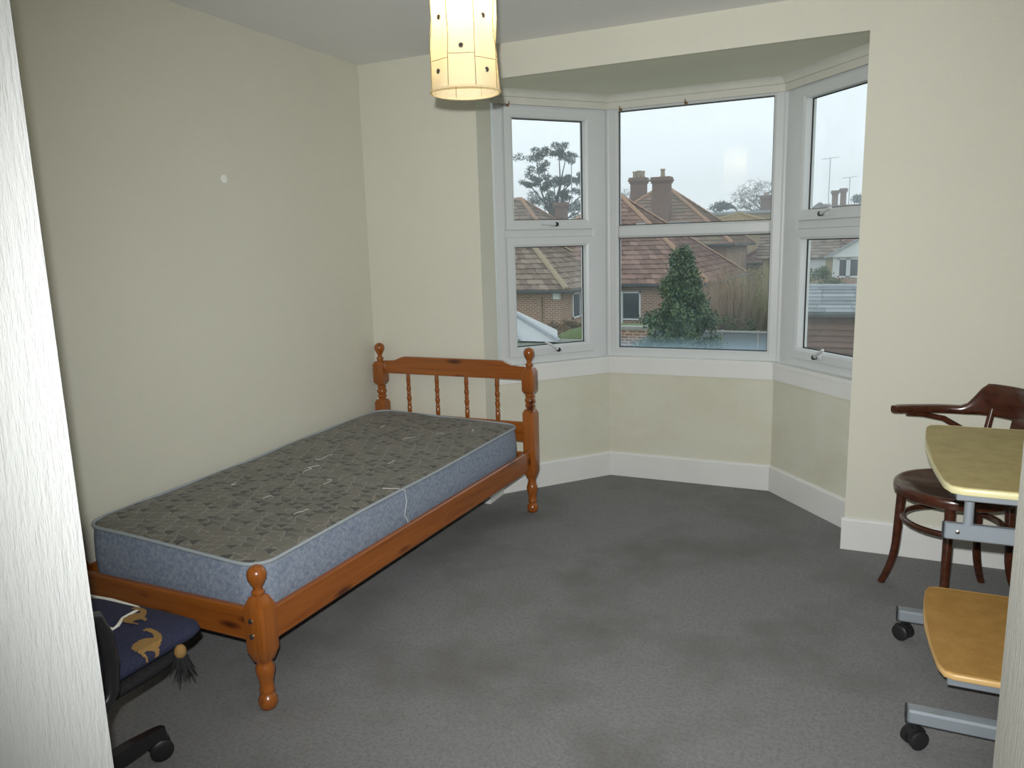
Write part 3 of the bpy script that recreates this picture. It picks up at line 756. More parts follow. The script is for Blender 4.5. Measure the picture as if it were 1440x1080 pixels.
for sg in (-1, 1):
    # curved arm support: rises from the rear of the seat frame and sweeps forward under the arm
    pts = [(sg * .165, -.115, .46), (sg * .180, -.165, .52), (sg * .200, -.185, .58), (sg * .225, -.165, .635), (sg * .250, -.10, .677), (sg * .264, -.02, .694), (sg * .268, .05, .699)]
    MB().tube(pts, [.013, .013, .013, .013, .012, .011, .009], 10).build('arm_support', M['bentwood'], ch, smooth=60)
    MB().tube([(sg * .12, -.165, .46), (sg * .13, -.195, .60), (sg * .135, -.225, .74)], .0125, 10).build('back_post', M['bentwood'], ch, smooth=60)
MB().hull([(x, y, .46) for x, y in ((-.04, -.20), (.04, -.20), (-.04, -.192), (.04, -.192))] + [(x, y, .74) for x, y in ((-.055, -.264), (.055, -.264), (-.055, -.256), (.055, -.256))]).build('back_splat', M['bentwood'], ch)

# ================================================================== OFFICE CHAIR WITH CUSHION
OX, OY = .815, -2.565
oc = tag(empty('office_chair', (OX, OY, 0)), 'black swivel office chair half hidden behind the white wall edge at the left', 'chair')
OO = (OX, OY, 0)
for k in range(5):
    a = R(94 + 72 * k); ca, sa = math.cos(a), math.sin(a); n_ = Vector((-sa, ca, 0)); d = Vector((ca, sa, 0)); pts = []
    for r_, w_, zt_, zb_ in ((.02, .028, .125, .085), (.15, .024, .112, .076), (.245, .019, .094, .062), (.262, .012, .090, .062)):
        for sg in (-1, 1): pts += [d * r_ + n_ * w_ * sg + Vector((0, 0, zb_)), d * r_ + n_ * w_ * .7 * sg + Vector((0, 0, zt_))]
    b_ = MB().hull(pts).build('base_leg', M['blackpl'], oc)
    castor(OX + ca * .245, OY + sa * .245, R(62) if k == 0 else a + R(70 + 17 * k), oc, OO, 1.3)
MB(OO).lathe([(.085, .04), (.14, .04), (.15, .028), (.26, .026), (.26, .018), (.37, .018)], (OX, OY, 0), 20).build('gas_column', M['blackpl'], oc, smooth=40)
MB(OO).box((OX - .1, OY - .1, .362), (OX + .1, OY + .1, .386), .008).build('seat_plate', M['blackpl'], oc)
def rrect(x0, x1, y0, y1, r, z, n=6):
    o = []
    for cx, cy, a0 in ((x1 - r, y0 + r, -90), (x1 - r, y1 - r, 0), (x0 + r, y1 - r, 90), (x0 + r, y0 + r, 180)):
        for i in range(n + 1): a = R(a0 + 90 * i / n); o.append((cx + r * math.cos(a), cy + r * math.sin(a), z))
    return o
MB(OO).rings([rrect(OX - w_, OX + w_, OY - w_, OY + w_, .09, z) for w_, z in ((.15, .384), (.195, .39), (.205, .402), (.205, .412), (.195, .422), (.15, .426))]).build('seat', M['blackfab'], oc, smooth=60)
for sg in (-1, 1):
    x = OX + sg * .300
    pts = [(x, OY - .10, .41), (x, OY - .115, .47)] + [(x, OY - .09 + .03 * math.cos(R(q)), .66 + .02 * math.sin(R(q))) for q in (180, 140, 100)] + [(x, OY + .0, .685), (x, OY - .03 + .0, .688)]
    loop = [(x, OY - .30, .50), (x, OY - .28, .62), (x, OY - .24, .672), (x, OY - .16, .685), (x, OY - .115, .668), (x, OY - .098, .62), (x, OY - .092, .55), (x, OY - .100, .487), (x, OY - .13, .452), (x, OY - .19, .437), (x, OY - .26, .445)]
    MB(OO).tube(loop, .0165, 12, closed=True).build('armrest', M['blackpl'], oc, smooth=60)
    MB(OO).tube([(OX + sg * .08, OY - .12, .374), (OX + sg * .22, OY - .17, .385), (OX + sg * .285, OY - .19, .41), (x, OY - .19, .437)], .013, 10).build('arm_bracket', M['blackpl'], oc, smooth=60)
MB(OO).tube([(OX, OY - .08, .374), (OX, OY - .23, .38), (OX, OY - .275, .43), (OX, OY - .29, .60)], .02, 10, flat=.5).build('back_stem', M['blackpl'], oc, smooth=60)
MB(OO).box((OX - .19, OY - .33, .56), (OX + .19, OY - .275, .92), .03).build('backrest', M['blackfab'], oc, smooth=50)
# cushion on the seat
cu = tag(empty('cushion', (.82, -2.53, .427)), 'navy cushion with golden long necked animals and a corner tassel, on the office chair', 'cushion')
CO = (.82, -2.53, .427)
def cring(w_, r, z, puff):
    o = []
    for x, y, zz in rrect(.82 - w_, .82 + w_, -2.53 - w_, -2.53 + w_, r, z): o.append((x, y, zz))
    return o
MB(CO).rings([cring(.14, .06, .429, 0), cring(.185, .06, .431, 0), cring(.206, .05, .441, 0), cring(.214, .045, .453, 0), cring(.212, .05, .466, 0), cring(.195, .06, .480, 0), cring(.14, .06, .488, 0), cring(.05, .03, .491, 0)]).build('cover', M['navy'], cu, smooth=70)
# woven motif: a long necked animal, following the curve of the cover from its right edge over the top
PROF = [(.203, .441), (.2155, .453), (.2135, .4665), (.196, .481), (.14, .489), (.05, .492), (-.05, .492), (-.14, .489)]
def on_cover(y, v):
    v = max(v, 0)
    for (x0, z0), (x1, z1) in zip(PROF, PROF[1:]):
        L = math.hypot(x1 - x0, z1 - z0)
        if v <= L: f = v / L; return (.82 + x0 + (x1 - x0) * f + .0008, y, z0 + (z1 - z0) * f + .0012)
        v -= L
    return (.70, y, .4905)
BEAST = [(-.050, .000), (-.046, .020), (-.030, .031), (-.006, .034), (.012, .026), (.022, .016), (.030, .020), (.036, .034), (.036, .052), (.030, .060), (.034, .066), (.046, .064), (.052, .055), (.052, .034), (.046, .012), (.034, -.004), (.020, -.014), (.008, -.020), (.000, -.040), (-.012, -.044), (-.010, -.022), (-.026, -.012), (-.036, -.014), (-.036, -.040), (-.041, -.042), (-.044, -.014)]
def inside(x, y):
    c = False; n = len(BEAST)
    for i in range(n):
        (x0, y0), (x1, y1) = BEAST[i], BEAST[i - 1]
        if (y0 > y) != (y1 > y) and x < (x1 - x0) * (y - y0) / (y1 - y0) + x0: c = not c
    return c
def motif(yc, v0, s):
    m = MB(CO); st = .0032; vv = {}
    def g(i, j):
        if (i, j) not in vv: vv[(i, j)] = m.V(on_cover(yc + i * st * s, v0 + (j * st + .044) * s * 1.15))
        return vv[(i, j)]
    for i in range(-17, 18):
        for j in range(-15, 23):
            if inside((i + .5) * st, (j + .5) * st): m.F([g(i, j), g(i + 1, j), g(i + 1, j + 1), g(i, j + 1)])
    return m.build('motif', M['gold'], cu, norm=False)
motif(-2.475, .012, .88); motif(-2.60, .10, .88); motif(-2.40, .155, .75); motif(-2.52, .23, .88); motif(-2.66, .03, .8)
# tassel at the corner
TX, TY = 1.046, -2.420
tz = .446
MB(CO).ball((TX, TY, tz - .008), .0155, 12, (1, 1, 1.25)).build('tassel_head', M['gold'], cu, smooth=60)
m = MB(CO)
for i in range(60):
    a = random.uniform(0, 6.28); r_ = random.uniform(.006, .022); L = random.uniform(.040, .070)
    m.tube([(TX + .006 * math.cos(a), TY + .006 * math.sin(a), tz - .012), (TX + r_ * math.cos(a), TY + r_ * math.sin(a), tz - .012 - L * .5), (TX + 1.5 * r_ * math.cos(a), TY + 1.5 * r_ * math.sin(a), tz - .012 - L)], .0012, 4)
tag(m.build('tassel_strands', M['blackfab'], cu), kind='stuff')
tag(MB((.8, -2.40, .49)).tube([(.60, -2.345, .478), (.70, -2.343, .482), (.805, -2.343, .478), (.825, -2.352, .480), (.835, -2.375, .4865), (.845, -2.42, .4905), (.87, -2.455, .4915), (.875, -2.472, .491), (.84, -2.478, .4935), (.80, -2.47, .4945), (.78, -2.49, .4945)], .0048, 8).build('white_cable', M['cord'], loc=(.8, -2.40, .49)), 'white cable lying in a loose bend on the navy cushion', 'cable')

# ================================================================== OUTSIDE
GZ = -2.75
tag(MB().box((-60, .6, GZ - .3), (40, 130, GZ)).build('ground', M['grass']), 'rough green ground of the gardens outside the window', 'ground', kind=S)

def course_face(m, a, b, c, d, pitch_len=.33, lift=.035, tile=.36):
    """roof plane: a-b eave (left to right), c above b, d above a; stepped tile courses"""
    a, b, c, d = map(Vector, (a, b, c, d))
    n = (b - a).cross(d - a if (d - a).length > .01 else c - a).normalized()
    if n.z < 0: n = -n
    L = ((d + c) / 2 - (a + b) / 2).length; k = max(3, int(L / pitch_len))
    m.quad(a - n * .01, b - n * .01, c - n * .01, d - n * .01)
    for i in range(k):
        f0, f1 = i / k, (i + 1.12) / k; f1 = min(f1, 1.0)
        p0, p1 = a.lerp(d, f0), b.lerp(c, f0); q0, q1 = a.lerp(d, f1), b.lerp(c, f1)
        w = (p1 - p0).length; nt_ = max(1, int(round(w / tile)))
        sh_ = 0
        for j in range(nt_ + 1):
            u0 = max(0, min(1, j / nt_ - sh_)); u1 = max(0, min(1, (j + 1) / nt_ - sh_))
            if u1 - u0 < .1 / nt_: continue
            A, B_, C_, D_ = p0.lerp(p1, u0), p0.lerp(p1, u1), q0.lerp(q1, u1), q0.lerp(q1, u0)
            va, vb, vc, vd = [m.V(x) for x in (A + n * (lift + .045), B_ + n * (lift + .015), C_ + n * .008, D_ + n * .026)]
            m.F([va, vb, vc, vd]); e0, e1 = m.V(A), m.V(B_); m.F([e0, e1, vb, va]); m.F([e0, va, vd, m.V(D_)])
def hip_tiles(parent, org, p, q, mat, r=.13, step=.42, name='hip_tile'):
    p, q = Vector(p), Vector(q); d = q - p; L = d.length; n = max(1, int(L / step)); d.normalize()
    me = None; rot = d.to_track_quat('X', 'Z')
    for i in range(n):
        if me is None:
            pts = [(u, r * math.cos(a), r * .8 * math.sin(a) - .03 + (.02 if u else 0)) for u in (0, step * 1.05) for a in [math.pi * k / 6 for k in range(7)]]
            o = MB().hull(pts).build(name, mat, parent, smooth=50); me = o
        else: o = me.copy(); COL.objects.link(o); o.parent = parent
        o.location = p + d * (i * L / n) - Vector(org); o.rotation_mode = 'QUATERNION'; o.rotation_quaternion = rot
def hip_roof(parent, org, x0, x1, y0, y1, ze, k, mat, hipmat, over=.35, sides='flrb'):
    """hipped roof over a rectangle, ridge along x"""
    h = (y1 - y0) / 2; ym = (y0 + y1) / 2; zr = ze + h * k
    xa, xb = x0 + h, x1 - h
    if xb < xa: xa = xb = (x0 + x1) / 2
    ra, rb = (xa, ym, zr), (xb, ym, zr)
    m = MB(org)
    course_face(m, (x0, y0, ze), (x1, y0, ze), rb, ra); course_face(m, (x1, y0, ze), (x1, y1, ze), rb, rb)
    course_face(m, (x1, y1, ze), (x0, y1, ze), ra, rb); course_face(m, (x0, y1, ze), (x0, y0, ze), ra, ra)
    rf = m.build('roof', mat, parent, norm=False)
    m = MB(org).quad((x0, y0, ze), (x1, y0, ze), (x1, y1, ze), (x0, y1, ze)); m.build('soffit', M['gutter'], parent)
    for p, q in (((x1, y0, ze), rb), ((x0, y0, ze), ra), ((x1, y1, ze), rb)): hip_tiles(parent, org, (p[0], p[1], p[2] + .07), (q[0], q[1], q[2] + .07), hipmat)
    if xb - xa > .3: hip_tiles(parent, org, (xa, ym, zr + .06), (xb, ym, zr + .06), hipmat, name='ridge_tile')
    g = MB(org)
    g.box((x0 - .06, y0 - .12, ze - .10), (x1 + .12, y0 - .0, ze + .02), .02); g.build('gutter', M['gutter'], parent)
    MB(org).box((x1, y0 - .06, ze - .10), (x1 + .12, y1, ze + .02), .02).build('gutter', M['gutter'], parent)
    return rf
def window_on(parent, org, x0, x1, z0, z1, y, frame='wpaint', lights=2, face='-y', x=None):
    """white framed window on a wall facing -y (or facing +x at plane x, spanning y)"""
    def T(u, d, z): return (u, y - d, z) if face == '-y' else (x + d, u, z)
    def bx(m, u0, u1, d0, d1, za, zb): a = T(u0, d0, za); b = T(u1, d1, zb); m.box([min(i, j) for i, j in zip(a, b)], [max(i, j) for i, j in zip(a, b)])
    m = MB(org); t_ = .07
    bx(m, x0, x1, -.02, .05, z0, z0 + t_); bx(m, x0, x1, -.02, .05, z1 - t_, z1)
    n = lights
    for i in range(n + 1):
        u = x0 + (x1 - x0 - t_) * i / n; bx(m, u, u + t_, -.02, .05, z0, z1)
    w = m.build('window', M[frame], parent)
    for i in range(n):
        u = x0 + (x1 - x0 - t_) * i / n + t_; m = MB(org); bx(m, u, x0 + (x1 - x0 - t_) * (i + 1) / n, 0, .02, z0 + t_, z1 - t_); m.build('pane', M['dglass'], w)
    return w

# brick bungalow with two hipped wings
hb = tag(empty('brick_bungalow', (-8, 28, GZ)), 'red brick bungalow with brown tiled hipped wings, filling the middle and left windows', 'house')
HO = (-8, 28, GZ); ZE = -.30
MB(HO).box((-16.6, 24.4, GZ), (-8.12, 31.4, ZE)).build('wall', M['brick'], hb)
MB(HO).box((-13.6, 28.4, GZ), (-3.45, 38.2, ZE)).build('wall', M['brick'], hb)
hip_roof(hb, HO, -17, -7.75, 24, 31.8, ZE, .71, M['tile_brown'], M['hip_pale'])
hip_roof(hb, HO, -14, -3.03, 28, 38.6, ZE, .75, M['tile_red'], M['hip'])
window_on(hb, HO, 25.6, 27.4, -1.55, -.5, 0, face='+x', x=-8.12)
window_on(hb, HO, -6.95, -6.0, -1.85, -.62, 28.4, lights=1)
window_on(hb, HO, -8.0, -7.1, -2.7, -.62, 28.4, lights=1)
MB(HO).box((-7.09, 28.28, -2.72), (-6.78, 28.42, -.60), .01).build('door_frame', M['wpaint'], hb)
MB(HO).tube([(-9.0, 24.33, -2.7), (-9.0, 24.33, -.62)], .075, 8).build('downpipe', M['pipe'], hb, smooth=50)
MB(HO).box((-8.42, 24.2, -.66), (-8.14, 24.4, -.36), .02).build('vent_box', M['wpaint'], hb)
sk = MB(HO).hull([(-7.0, 31.05, 2.02), (-6.55, 31.05, 2.02), (-6.55, 31.35, 2.25), (-7.0, 31.35, 2.25), (-7.0, 31.0, 2.10), (-6.55, 31.0, 2.10), (-6.55, 31.3, 2.33), (-7.0, 31.3, 2.33)]).build('roof_vent', M['lead'], hb)
# bigger house behind with two chimney stacks
h2 = tag(empty('chimney_house', (-9, 43, GZ)), 'mossy tiled house with two tall brick chimneys behind the bungalow', 'house')
H2 = (-9, 43, GZ)
MB(H2).box((-13.0, 39, GZ), (-4.1, 47, 1.2)).build('wall', M['brick'], h2)
hip_roof(h2, H2, -13.4, -3.73, 38.6, 47.4, 1.23, .75, M['tile_moss'], M['hip'])
def chimney(parent, org, x, y, w_, d, z0, z1, pots):
    c = MB(org).box((x - w_ / 2, y - d / 2, z0), (x + w_ / 2, y + d / 2, z1 - .35)).build('chimney_stack', M['brick_dark'], parent)
    m = MB(org)
    for i, e in enumerate((.06, .12, .08)): m.box((x - w_ / 2 - e, y - d / 2 - e, z1 - .35 + i * .117), (x + w_ / 2 + e, y + d / 2 + e, z1 - .35 + (i + 1) * .117 - .004))
    m.build('chimney_cap', M['brick_dark'], c)
    for px, ph in pots: MB(org).lathe([(z1, .13), (z1 + ph * .8, .11), (z1 + ph * .82, .14), (z1 + ph, .14)], (px, y, 0), 12).build('chimney_pot', M['hip_pale'], c, smooth=50)
chimney(h2, H2, -8.05, 40.6, .95, .75, 2.2, 5.10, [(-8.0, .45)])
chimney(h2, H2, -10.05, 43.0, .85, .8, 3.6, 5.35, [(-10.3, .38), (-10.05, .42), (-9.8, .38)])
MB(H2).box((-8.5, 40.0, 2.35), (-6.4, 40.3, 2.55)).build('flashing', M['lead'], h2)
# far left house
h3 = tag(empty('far_tiled_house', (-19, 42, GZ)), 'distant house with an orange edged brown roof, seen in the upper left pane', 'house')
H3 = (-19, 42, GZ)
MB(H3).box((-24, 39, GZ), (-14.4, 45, 1.5)).build('wall', M['brick'], h3)
hip_roof(h3, H3, -24.4, -13.95, 38.45, 45.55, 1.55, .80, M['tile_brown'], M['hip'])
chimney(h3, H3, -15.5, 44.0, .6, .8, 2.0, 4.2, [])
# cream rendered house with red roof, right of the bungalow
h4 = tag(empty('cream_house', (-4, 52, GZ)), 'cream rendered house with a red tiled roof behind the bare shrub', 'house')
H4 = (-4, 52, GZ)
MB(H4).box((-9, 53.5, GZ), (-3.2, 60, 2.2)).build('wall', M['cream_ext'], h4)
window_on(h4, H4, -5.75, -4.95, 1.25, 2.0, 53.5); window_on(h4, H4, -7.1, -6.75, 1.1, 2.0, 53.5, lights=1)
MB(H4).box((-4.6, 49.5, GZ), (4.5, 56, -.2)).build('wall', M['brick'], h4)
hip_roof(h4, H4, -5.2, 5.0, 49, 56.5, -.1, .62, M['tile_red'], M['tile_red'])
hip_roof(h4, H4, -9.4, -2.6, 53.1, 60.4, 2.25, .32, M['ochre'], M['ochre'])
window_on(h4, H4, -3.6, -2.8, -.95, -.3, 49.5)
# distant long low building
h5 = tag(empty('long_low_building', (-10, 74, GZ)), 'long low ochre building on the skyline between roofs and bare tree', 'building')
H5 = (-10, 74, GZ)
MB(H5).box((-19, 72, GZ), (-4.9, 78, 3.9)).build('wall', M['ochre'], h5)
MB(H5).box((-19.2, 71.8, 3.9), (-4.7, 78.2, 4.12)).build('flat_roof', M['lead'], h5)
for x in (-11.3, -9.2): MB(H5).lathe([(4.1, .45), (4.3, .4), (4.45, .2), (4.48, .02)], (x, 74, 0), 12).build('roof_light', M['wpaint'], h5, smooth=50)
chimney(h5, H5, -5.9, 73, .9, .8, 3.8, 5.5, [(-5.9, .3)])
# white bungalow with a gabled bay on the right
h6 = tag(empty('white_bungalow', (3.5, 40, GZ)), 'white bungalow with a gabled bay window, seen through the lower right pane', 'house')
H6 = (3.5, 40, GZ)
MB(H6).box((1.25, 38.2, GZ), (8, 44, .50)).build('wall', M['wpaint'], h6)
MB(H6).extrude([(1.0, 38.0, .47), (4.4, 38.0, .47), (2.7, 38.0, 1.45)], (0, .22, 0)).build('gable_board', M['wpaint'], h6)
m = MB(H6); m.hull([(.85, 37.85, .40), (.85, 37.85, .50), (2.7, 37.85, 1.58), (2.7, 37.85, 1.46), (.85, 44, .40), (.85, 44, .50), (2.7, 44, 1.58), (2.7, 44, 1.46)])
m.hull([(4.55, 37.85, .40), (4.55, 37.85, .50), (2.7, 37.85, 1.58), (2.7, 37.85, 1.46), (4.55, 44, .40), (4.55, 44, .50), (2.7, 44, 1.58), (2.7, 44, 1.46)]); m.build('roof', M['lead'], h6)
for i, (a, b) in enumerate(((1.5, 1.95), (2.0, 2.75), (2.8, 3.55))): window_on(h6, H6, a, b, -.55, .40, 38.2, lights=1)
MB(H6).box((1.2, 38.05, -1.6), (4.3, 38.2, -.57)).build('bay_apron', M['brick'], h6)
# neighbouring grey roof to its left
h7 = tag(empty('grey_roof_house', (-1.5, 46, GZ)), 'dim grey roofed house with a white gable edge, left of the white bungalow', 'house')
H7 = (-1.5, 46, GZ)
MB(H7).box((-3.0, 46, GZ), (1.0, 52, .3)).build('wall', M['cream_ext'], h7)
m = MB(H7); course_face(m, (-3.4, 45.6, .25), (1.3, 45.6, .25), (1.3, 49, 2.4), (-3.4, 49, 2.4)); course_face(m, (1.3, 52.4, .25), (-3.4, 52.4, .25), (-3.4, 49, 2.4), (1.3, 49, 2.4)); m.build('roof', M['tile_brown'], h7, norm=False)
MB(H7).box((-.3, 45.85, -.9), (.6, 46.0, .15)).build('window', M['wpaint'], h7)

# garden shed
sh = tag(empty('garden_shed', (2.2, 16.6, GZ)), 'brown boarded garden shed with a grey slate roof below the right window', 'shed')
SO = (2.2, 16.6, GZ)
zE, zR, yE, yR = -.335, .22, 15.75, 16.85
MB(SO).box((1.08, 16.0, GZ), (4.4, 17.7, zE)).build('wall', M['board'], sh)
n = 7
for i in range(n):
    f0, f1 = i / n, (i + 1.25) / n
    y0, z0 = yE + (yR - yE) * f0, zE + (zR - zE) * f0; y1, z1 = yE + (yR - yE) * min(1, f1), zE + (zR - zE) * min(1, f1)
    x = .98; j = 0
    while x < 4.5:
        wd = random.uniform(.55, .95)
        MB(SO).hull([(x, y0, z0 + .028), (x + wd - .012, y0, z0 + .028), (x, y0, z0 + .045), (x + wd - .012, y0, z0 + .045), (x, y1, z1 + .004), (x + wd - .012, y1, z1 + .004), (x, y1, z1 + .016), (x + wd - .012, y1, z1 + .016)]).build('slate', M['slate'], sh)
        x += wd
MB(SO).quad((.98, yE, zE), (4.6, yE, zE), (4.6, yR, zR), (.98, yR, zR)).quad((.98, yR, zR), (4.6, yR, zR), (4.6, 17.95, zE), (.98, 17.95, zE)).build('roof_deck', M['slate'], sh)
MB(SO).tube([(.98, yR, zR + .02), (4.6, yR, zR + .02)], .06, 8).build('ridge', M['slate'], sh, smooth=50)
bd = MB().hull([(0, 0, 0), (3.38, 0, 0), (0, .055, .15), (3.38, .055, .15), (0, .06, 0), (3.38, .06, 0), (0, .06, .15), (3.38, .06, .15)]).build('weatherboard', M['board'], sh, loc=(1.05 - SO[0], 15.93 - SO[1], .05))
for i in range(1, 17): linked(bd, sh, (1.05 - SO[0], 15.93 - SO[1], .05 + .14 * i))
MB(SO).box((1.0, 15.70, zE - .10), (4.5, 15.78, zE + .0), .02).build('gutter', M['gutter'], sh)
# white conservatory roof, lower left
cn = tag(empty('conservatory', (-3.4, 9.6, GZ)), 'corner of a white conservatory roof at the foot of the left window', 'conservatory')
CN = (-3.4, 9.6, GZ)
MB(CN).box((-5.2, 9.05, GZ), (-2.5, 9.5, -.43)).build('wall', M['wpaint'], cn)
MB(CN).hull([(-5.2, 8.9, -.27), (-2.30, 8.9, -.27), (-3.0, 10.7, -.27), (-5.2, 10.7, -.27), (-4.2, 9.8, .50), (-4.6, 9.8, .50)]).build('glazed_roof', M['polycarb'], cn)
for a, b in (((-2.25, 8.88, -.24), (-4.2, 9.78, .53)), ((-3.6, 8.86, -.26), (-4.35, 9.76, .52)), ((-3.05, 8.86, -.26), (-3.75, 9.50, .31))):
    MB(CN).tube([a, b], .035, 6).build('glazing_bar', M['lead'], cn)
MB(CN).box((-6, 8.2, -.42), (-1.6, 9.6, -.30)).build('flat_roof', M['moss_felt'], cn)
# garden walls and fence
gw = tag(MB((-4, 15.5, GZ)).box((-4.0, 15.5, GZ), (-2.4, 15.72, -.78)).build('garden_wall', M['brick'], loc=(-4, 15.5, GZ)), 'red brick garden wall left of the holly bush', 'wall')
MB((0, 0, 0)).box((-4.05 + 4, -.03, -.78 - GZ), (-2.4 + 4, .25, -.70 - GZ)).build('coping', M['coping'], gw)
fe = tag(empty('concrete_fence', (0, 15.6, GZ)), 'pale grey panel fence right of the holly bush', 'fence')
for i in range(4):
    x = -2.2 + i * .86
    o = MB().box((0, 0, 0), (.81, .05, 1.93), .008).build('fence_panel', M['fence'], fe, loc=(x, 0, .0)) if i == 0 else linked(bpy.data.objects['fence_panel'], fe, (x, 0, 0))
for i in range(5):
    o = MB().box((0, -.02, 0), (.05, .07, 1.99), .008).build('fence_post', M['coping'], fe, loc=(-2.25 + i * .86, 0, 0)) if i == 0 else linked(bpy.data.objects['fence_post'], fe, (-2.25 + i * .86, 0, 0))
MB().box((-2.25, -.03, 1.93), (1.24, .08, 1.97)).build('coping', M['coping'], fe)
gt = tag(MB((-3.4, 17.2, GZ)).ball((-3.4, 17.2, -1.35), 1.0, 20, (2.2, .8, .55)).build('grass_bank', M['grass'], loc=(-3.4, 17.2, GZ)), 'yellow green grassy bank in front of the bungalow door', 'bank')

# ------------------------------------------------------------------ plants
def leaf_cloud(m, clusters, n, size, asp=.45):
    for i in range(n):
        c, rad = random.choice(clusters); c = Vector(c)
        while True:
            v = Vector((random.uniform(-1, 1), random.uniform(-1, 1), random.uniform(-1, 1)))
            if v.length < 1: break
        v = v * (0.55 + .45 * random.random()) if v.length > .3 else v.normalized() * random.uniform(.5, 1)
        p = c + Vector((v.x * rad[0], v.y * rad[1], v.z * rad[2]))
        d = Vector((random.gauss(0, 1), random.gauss(0, 1), random.gauss(0, 1))).normalized(); e = d.orthogonal().normalized() * size * asp
        e.rotate(Matrix.Rotation(random.uniform(0, 6.28), 3, d)); d = d * size * random.uniform(.7, 1.3)
        m.quad(p - d * .5, p + e * .5, p + d * .5, p - e * .5)
def grow(m, p, d, L, r, depth, spread, tips, sides=4, up=.12):
    p = Vector(p); d = Vector(d).normalized(); pts = [p]; q = p.copy(); k = 3
    for i in range(k):
        d = (d + Vector((random.gauss(0, .10), random.gauss(0, .10), random.gauss(0, .06) + up * .3))).normalized(); q = q + d * L / k; pts.append(q.copy())
    m.tube(pts, [r, r * .88, r * .76, r * .62], sides, caps=False)
    if depth == 0: tips.append(q); return
    for i in range(random.choice((2, 3, 3))):
        v = Vector((random.gauss(0, 1), random.gauss(0, 1), random.gauss(0, .6)))
        grow(m, pts[-1] if i < 2 else pts[-2], d + v * spread * .62 + Vector((0, 0, up)), L * random.uniform(.66, .86), r * .62, depth - 1, spread, tips, sides, up)
def tree(name, base, h, label, depth, L, r, spread, leaf=None, nleaf=0, lsize=.1, crad=.5, group=None, cat='tree', bark='bark', up=.12):
    e = tag(empty(name, base), label, cat, group)
    m = MB(base); tips = []; top = Vector(base) + Vector((0, 0, h))
    m.tube([base, Vector(base).lerp(top, .5) + Vector((random.gauss(0, .1), 0, 0)), top], [r * 1.5, r * 1.2, r], 6)
    for i in range(4 if depth > 3 else 3):
        a = i * 6.283 / 4 + random.random(); grow(m, top, (math.cos(a) * .7, math.sin(a) * .7, .8), L, r * .8, depth, spread, tips, 4, up)
    tr = m.build('branches', M[bark], e); tag(tr, kind='stuff')
    if leaf:
        m = MB(base); leaf_cloud(m, [(t_, (crad, crad, crad * .6)) for t_ in tips], nleaf, lsize)
        tag(m.build('foliage', M[leaf], e, norm=False), kind='stuff')
    return e
# holly bush, conical
random.seed(11)
e = tag(empty('holly_bush', (-1.1, 13.2, GZ)), 'dense dark green conical holly bush in front of the middle window', 'bush')
HB = (-1.1, 13.2, GZ)
cl = []
for i in range(190):
    f = random.random() ** 1.15; z = GZ + .3 + f * 3.62; rr_ = 1.30 * (1 - max(0, f - .22) / .80) ** .85; a = random.uniform(0, 6.28); q = rr_ * random.uniform(.3, .95)
    cl.append(((HB[0] + q * math.cos(a) + (.10 if f > .6 else 0), HB[1] + q * math.sin(a), z), (.27, .27, .26)))
m = MB(HB); leaf_cloud(m, cl, 24000, .085, .5); tag(m.build('foliage', M['holly'], e, norm=False), kind='stuff')
cl2 = [c for c in cl if c[0][2] > -.6]
m = MB(HB); leaf_cloud(m, cl2, 5500, .085, .5); tag(m.build('young_foliage', M['holly2'], e, norm=False), kind='stuff')
m = MB(HB)
for i in range(9):
    a = i * .7; m.tube([(HB[0] + .05 * math.cos(a), HB[1] + .05 * math.sin(a), GZ), (HB[0] + .25 * math.cos(a), HB[1] + .25 * math.sin(a), GZ + 1.5), (HB[0] + .12 * math.cos(a) + .08, HB[1] + .2 * math.sin(a), GZ + 3.5)], [.03, .02, .006], 5)
tag(m.build('stems', M['bark'], e), kind='stuff')
# bare shrubs behind it
def bare_shrub(base, n, h, spread, label, mt, sz):
    e = tag(empty('bare_shrub', base), label, 'shrub', 'leafless shrubs behind the fence'); m = MB(base)
    for i in range(n):
        a = random.uniform(0, 6.28); s_ = random.uniform(.1, 1) * spread; hh = h * random.uniform(.6, 1.0); b0 = Vector(base) + Vector((random.uniform(-.3, .3), random.uniform(-.3, .3), 0))
        tip = b0 + Vector((math.cos(a) * s_, math.sin(a) * s_ * .6, hh)); mid = b0.lerp(tip, .5) + Vector((random.gauss(0, .08), random.gauss(0, .08), hh * .12))
        m.tube([b0, mid, tip], [sz, sz * .7, sz * .3], 3, caps=False)
        for k in range(5):
            f = random.uniform(.4, 1); p = mid.lerp(tip, max(0, f * 2 - 1)) if f > .5 else b0.lerp(mid, f * 2)
            m.tube([p, p + Vector((random.gauss(0, .16), random.gauss(0, .14), random.uniform(.1, .45)))], [sz * .4, sz * .2], 3, caps=False)
    tag(m.build('twigs', M[mt], e), kind='stuff')
bare_shrub((-.75, 17.6, GZ), 260, 3.5, 1.25, 'reddish brown leafless shrub just right of the holly', 'twig', .014)
bare_shrub((.15, 18.3, GZ), 240, 3.5, 1.2, 'olive brown leafless shrub at the right edge of the middle window', 'olive_twig', .014)
e = tag(empty('green_shrub', (.0, 16.9, GZ)), 'low green shrub among the bare twigs above the fence', 'shrub')
m = MB((.0, 16.9, GZ)); leaf_cloud(m, [((-.05 + random.gauss(0, .3), 16.9, -1.4 + random.gauss(0, .35)), (.35, .3, .3)) for i in range(16)], 2600, .07); tag(m.build('foliage', M['bushg'], e, norm=False), kind='stuff')
tag(MB((.0, 16.9, GZ)).tube([(0, 16.9, GZ), (0, 16.9, -1.4)], .05, 6).build('stem', M['bark'], e))
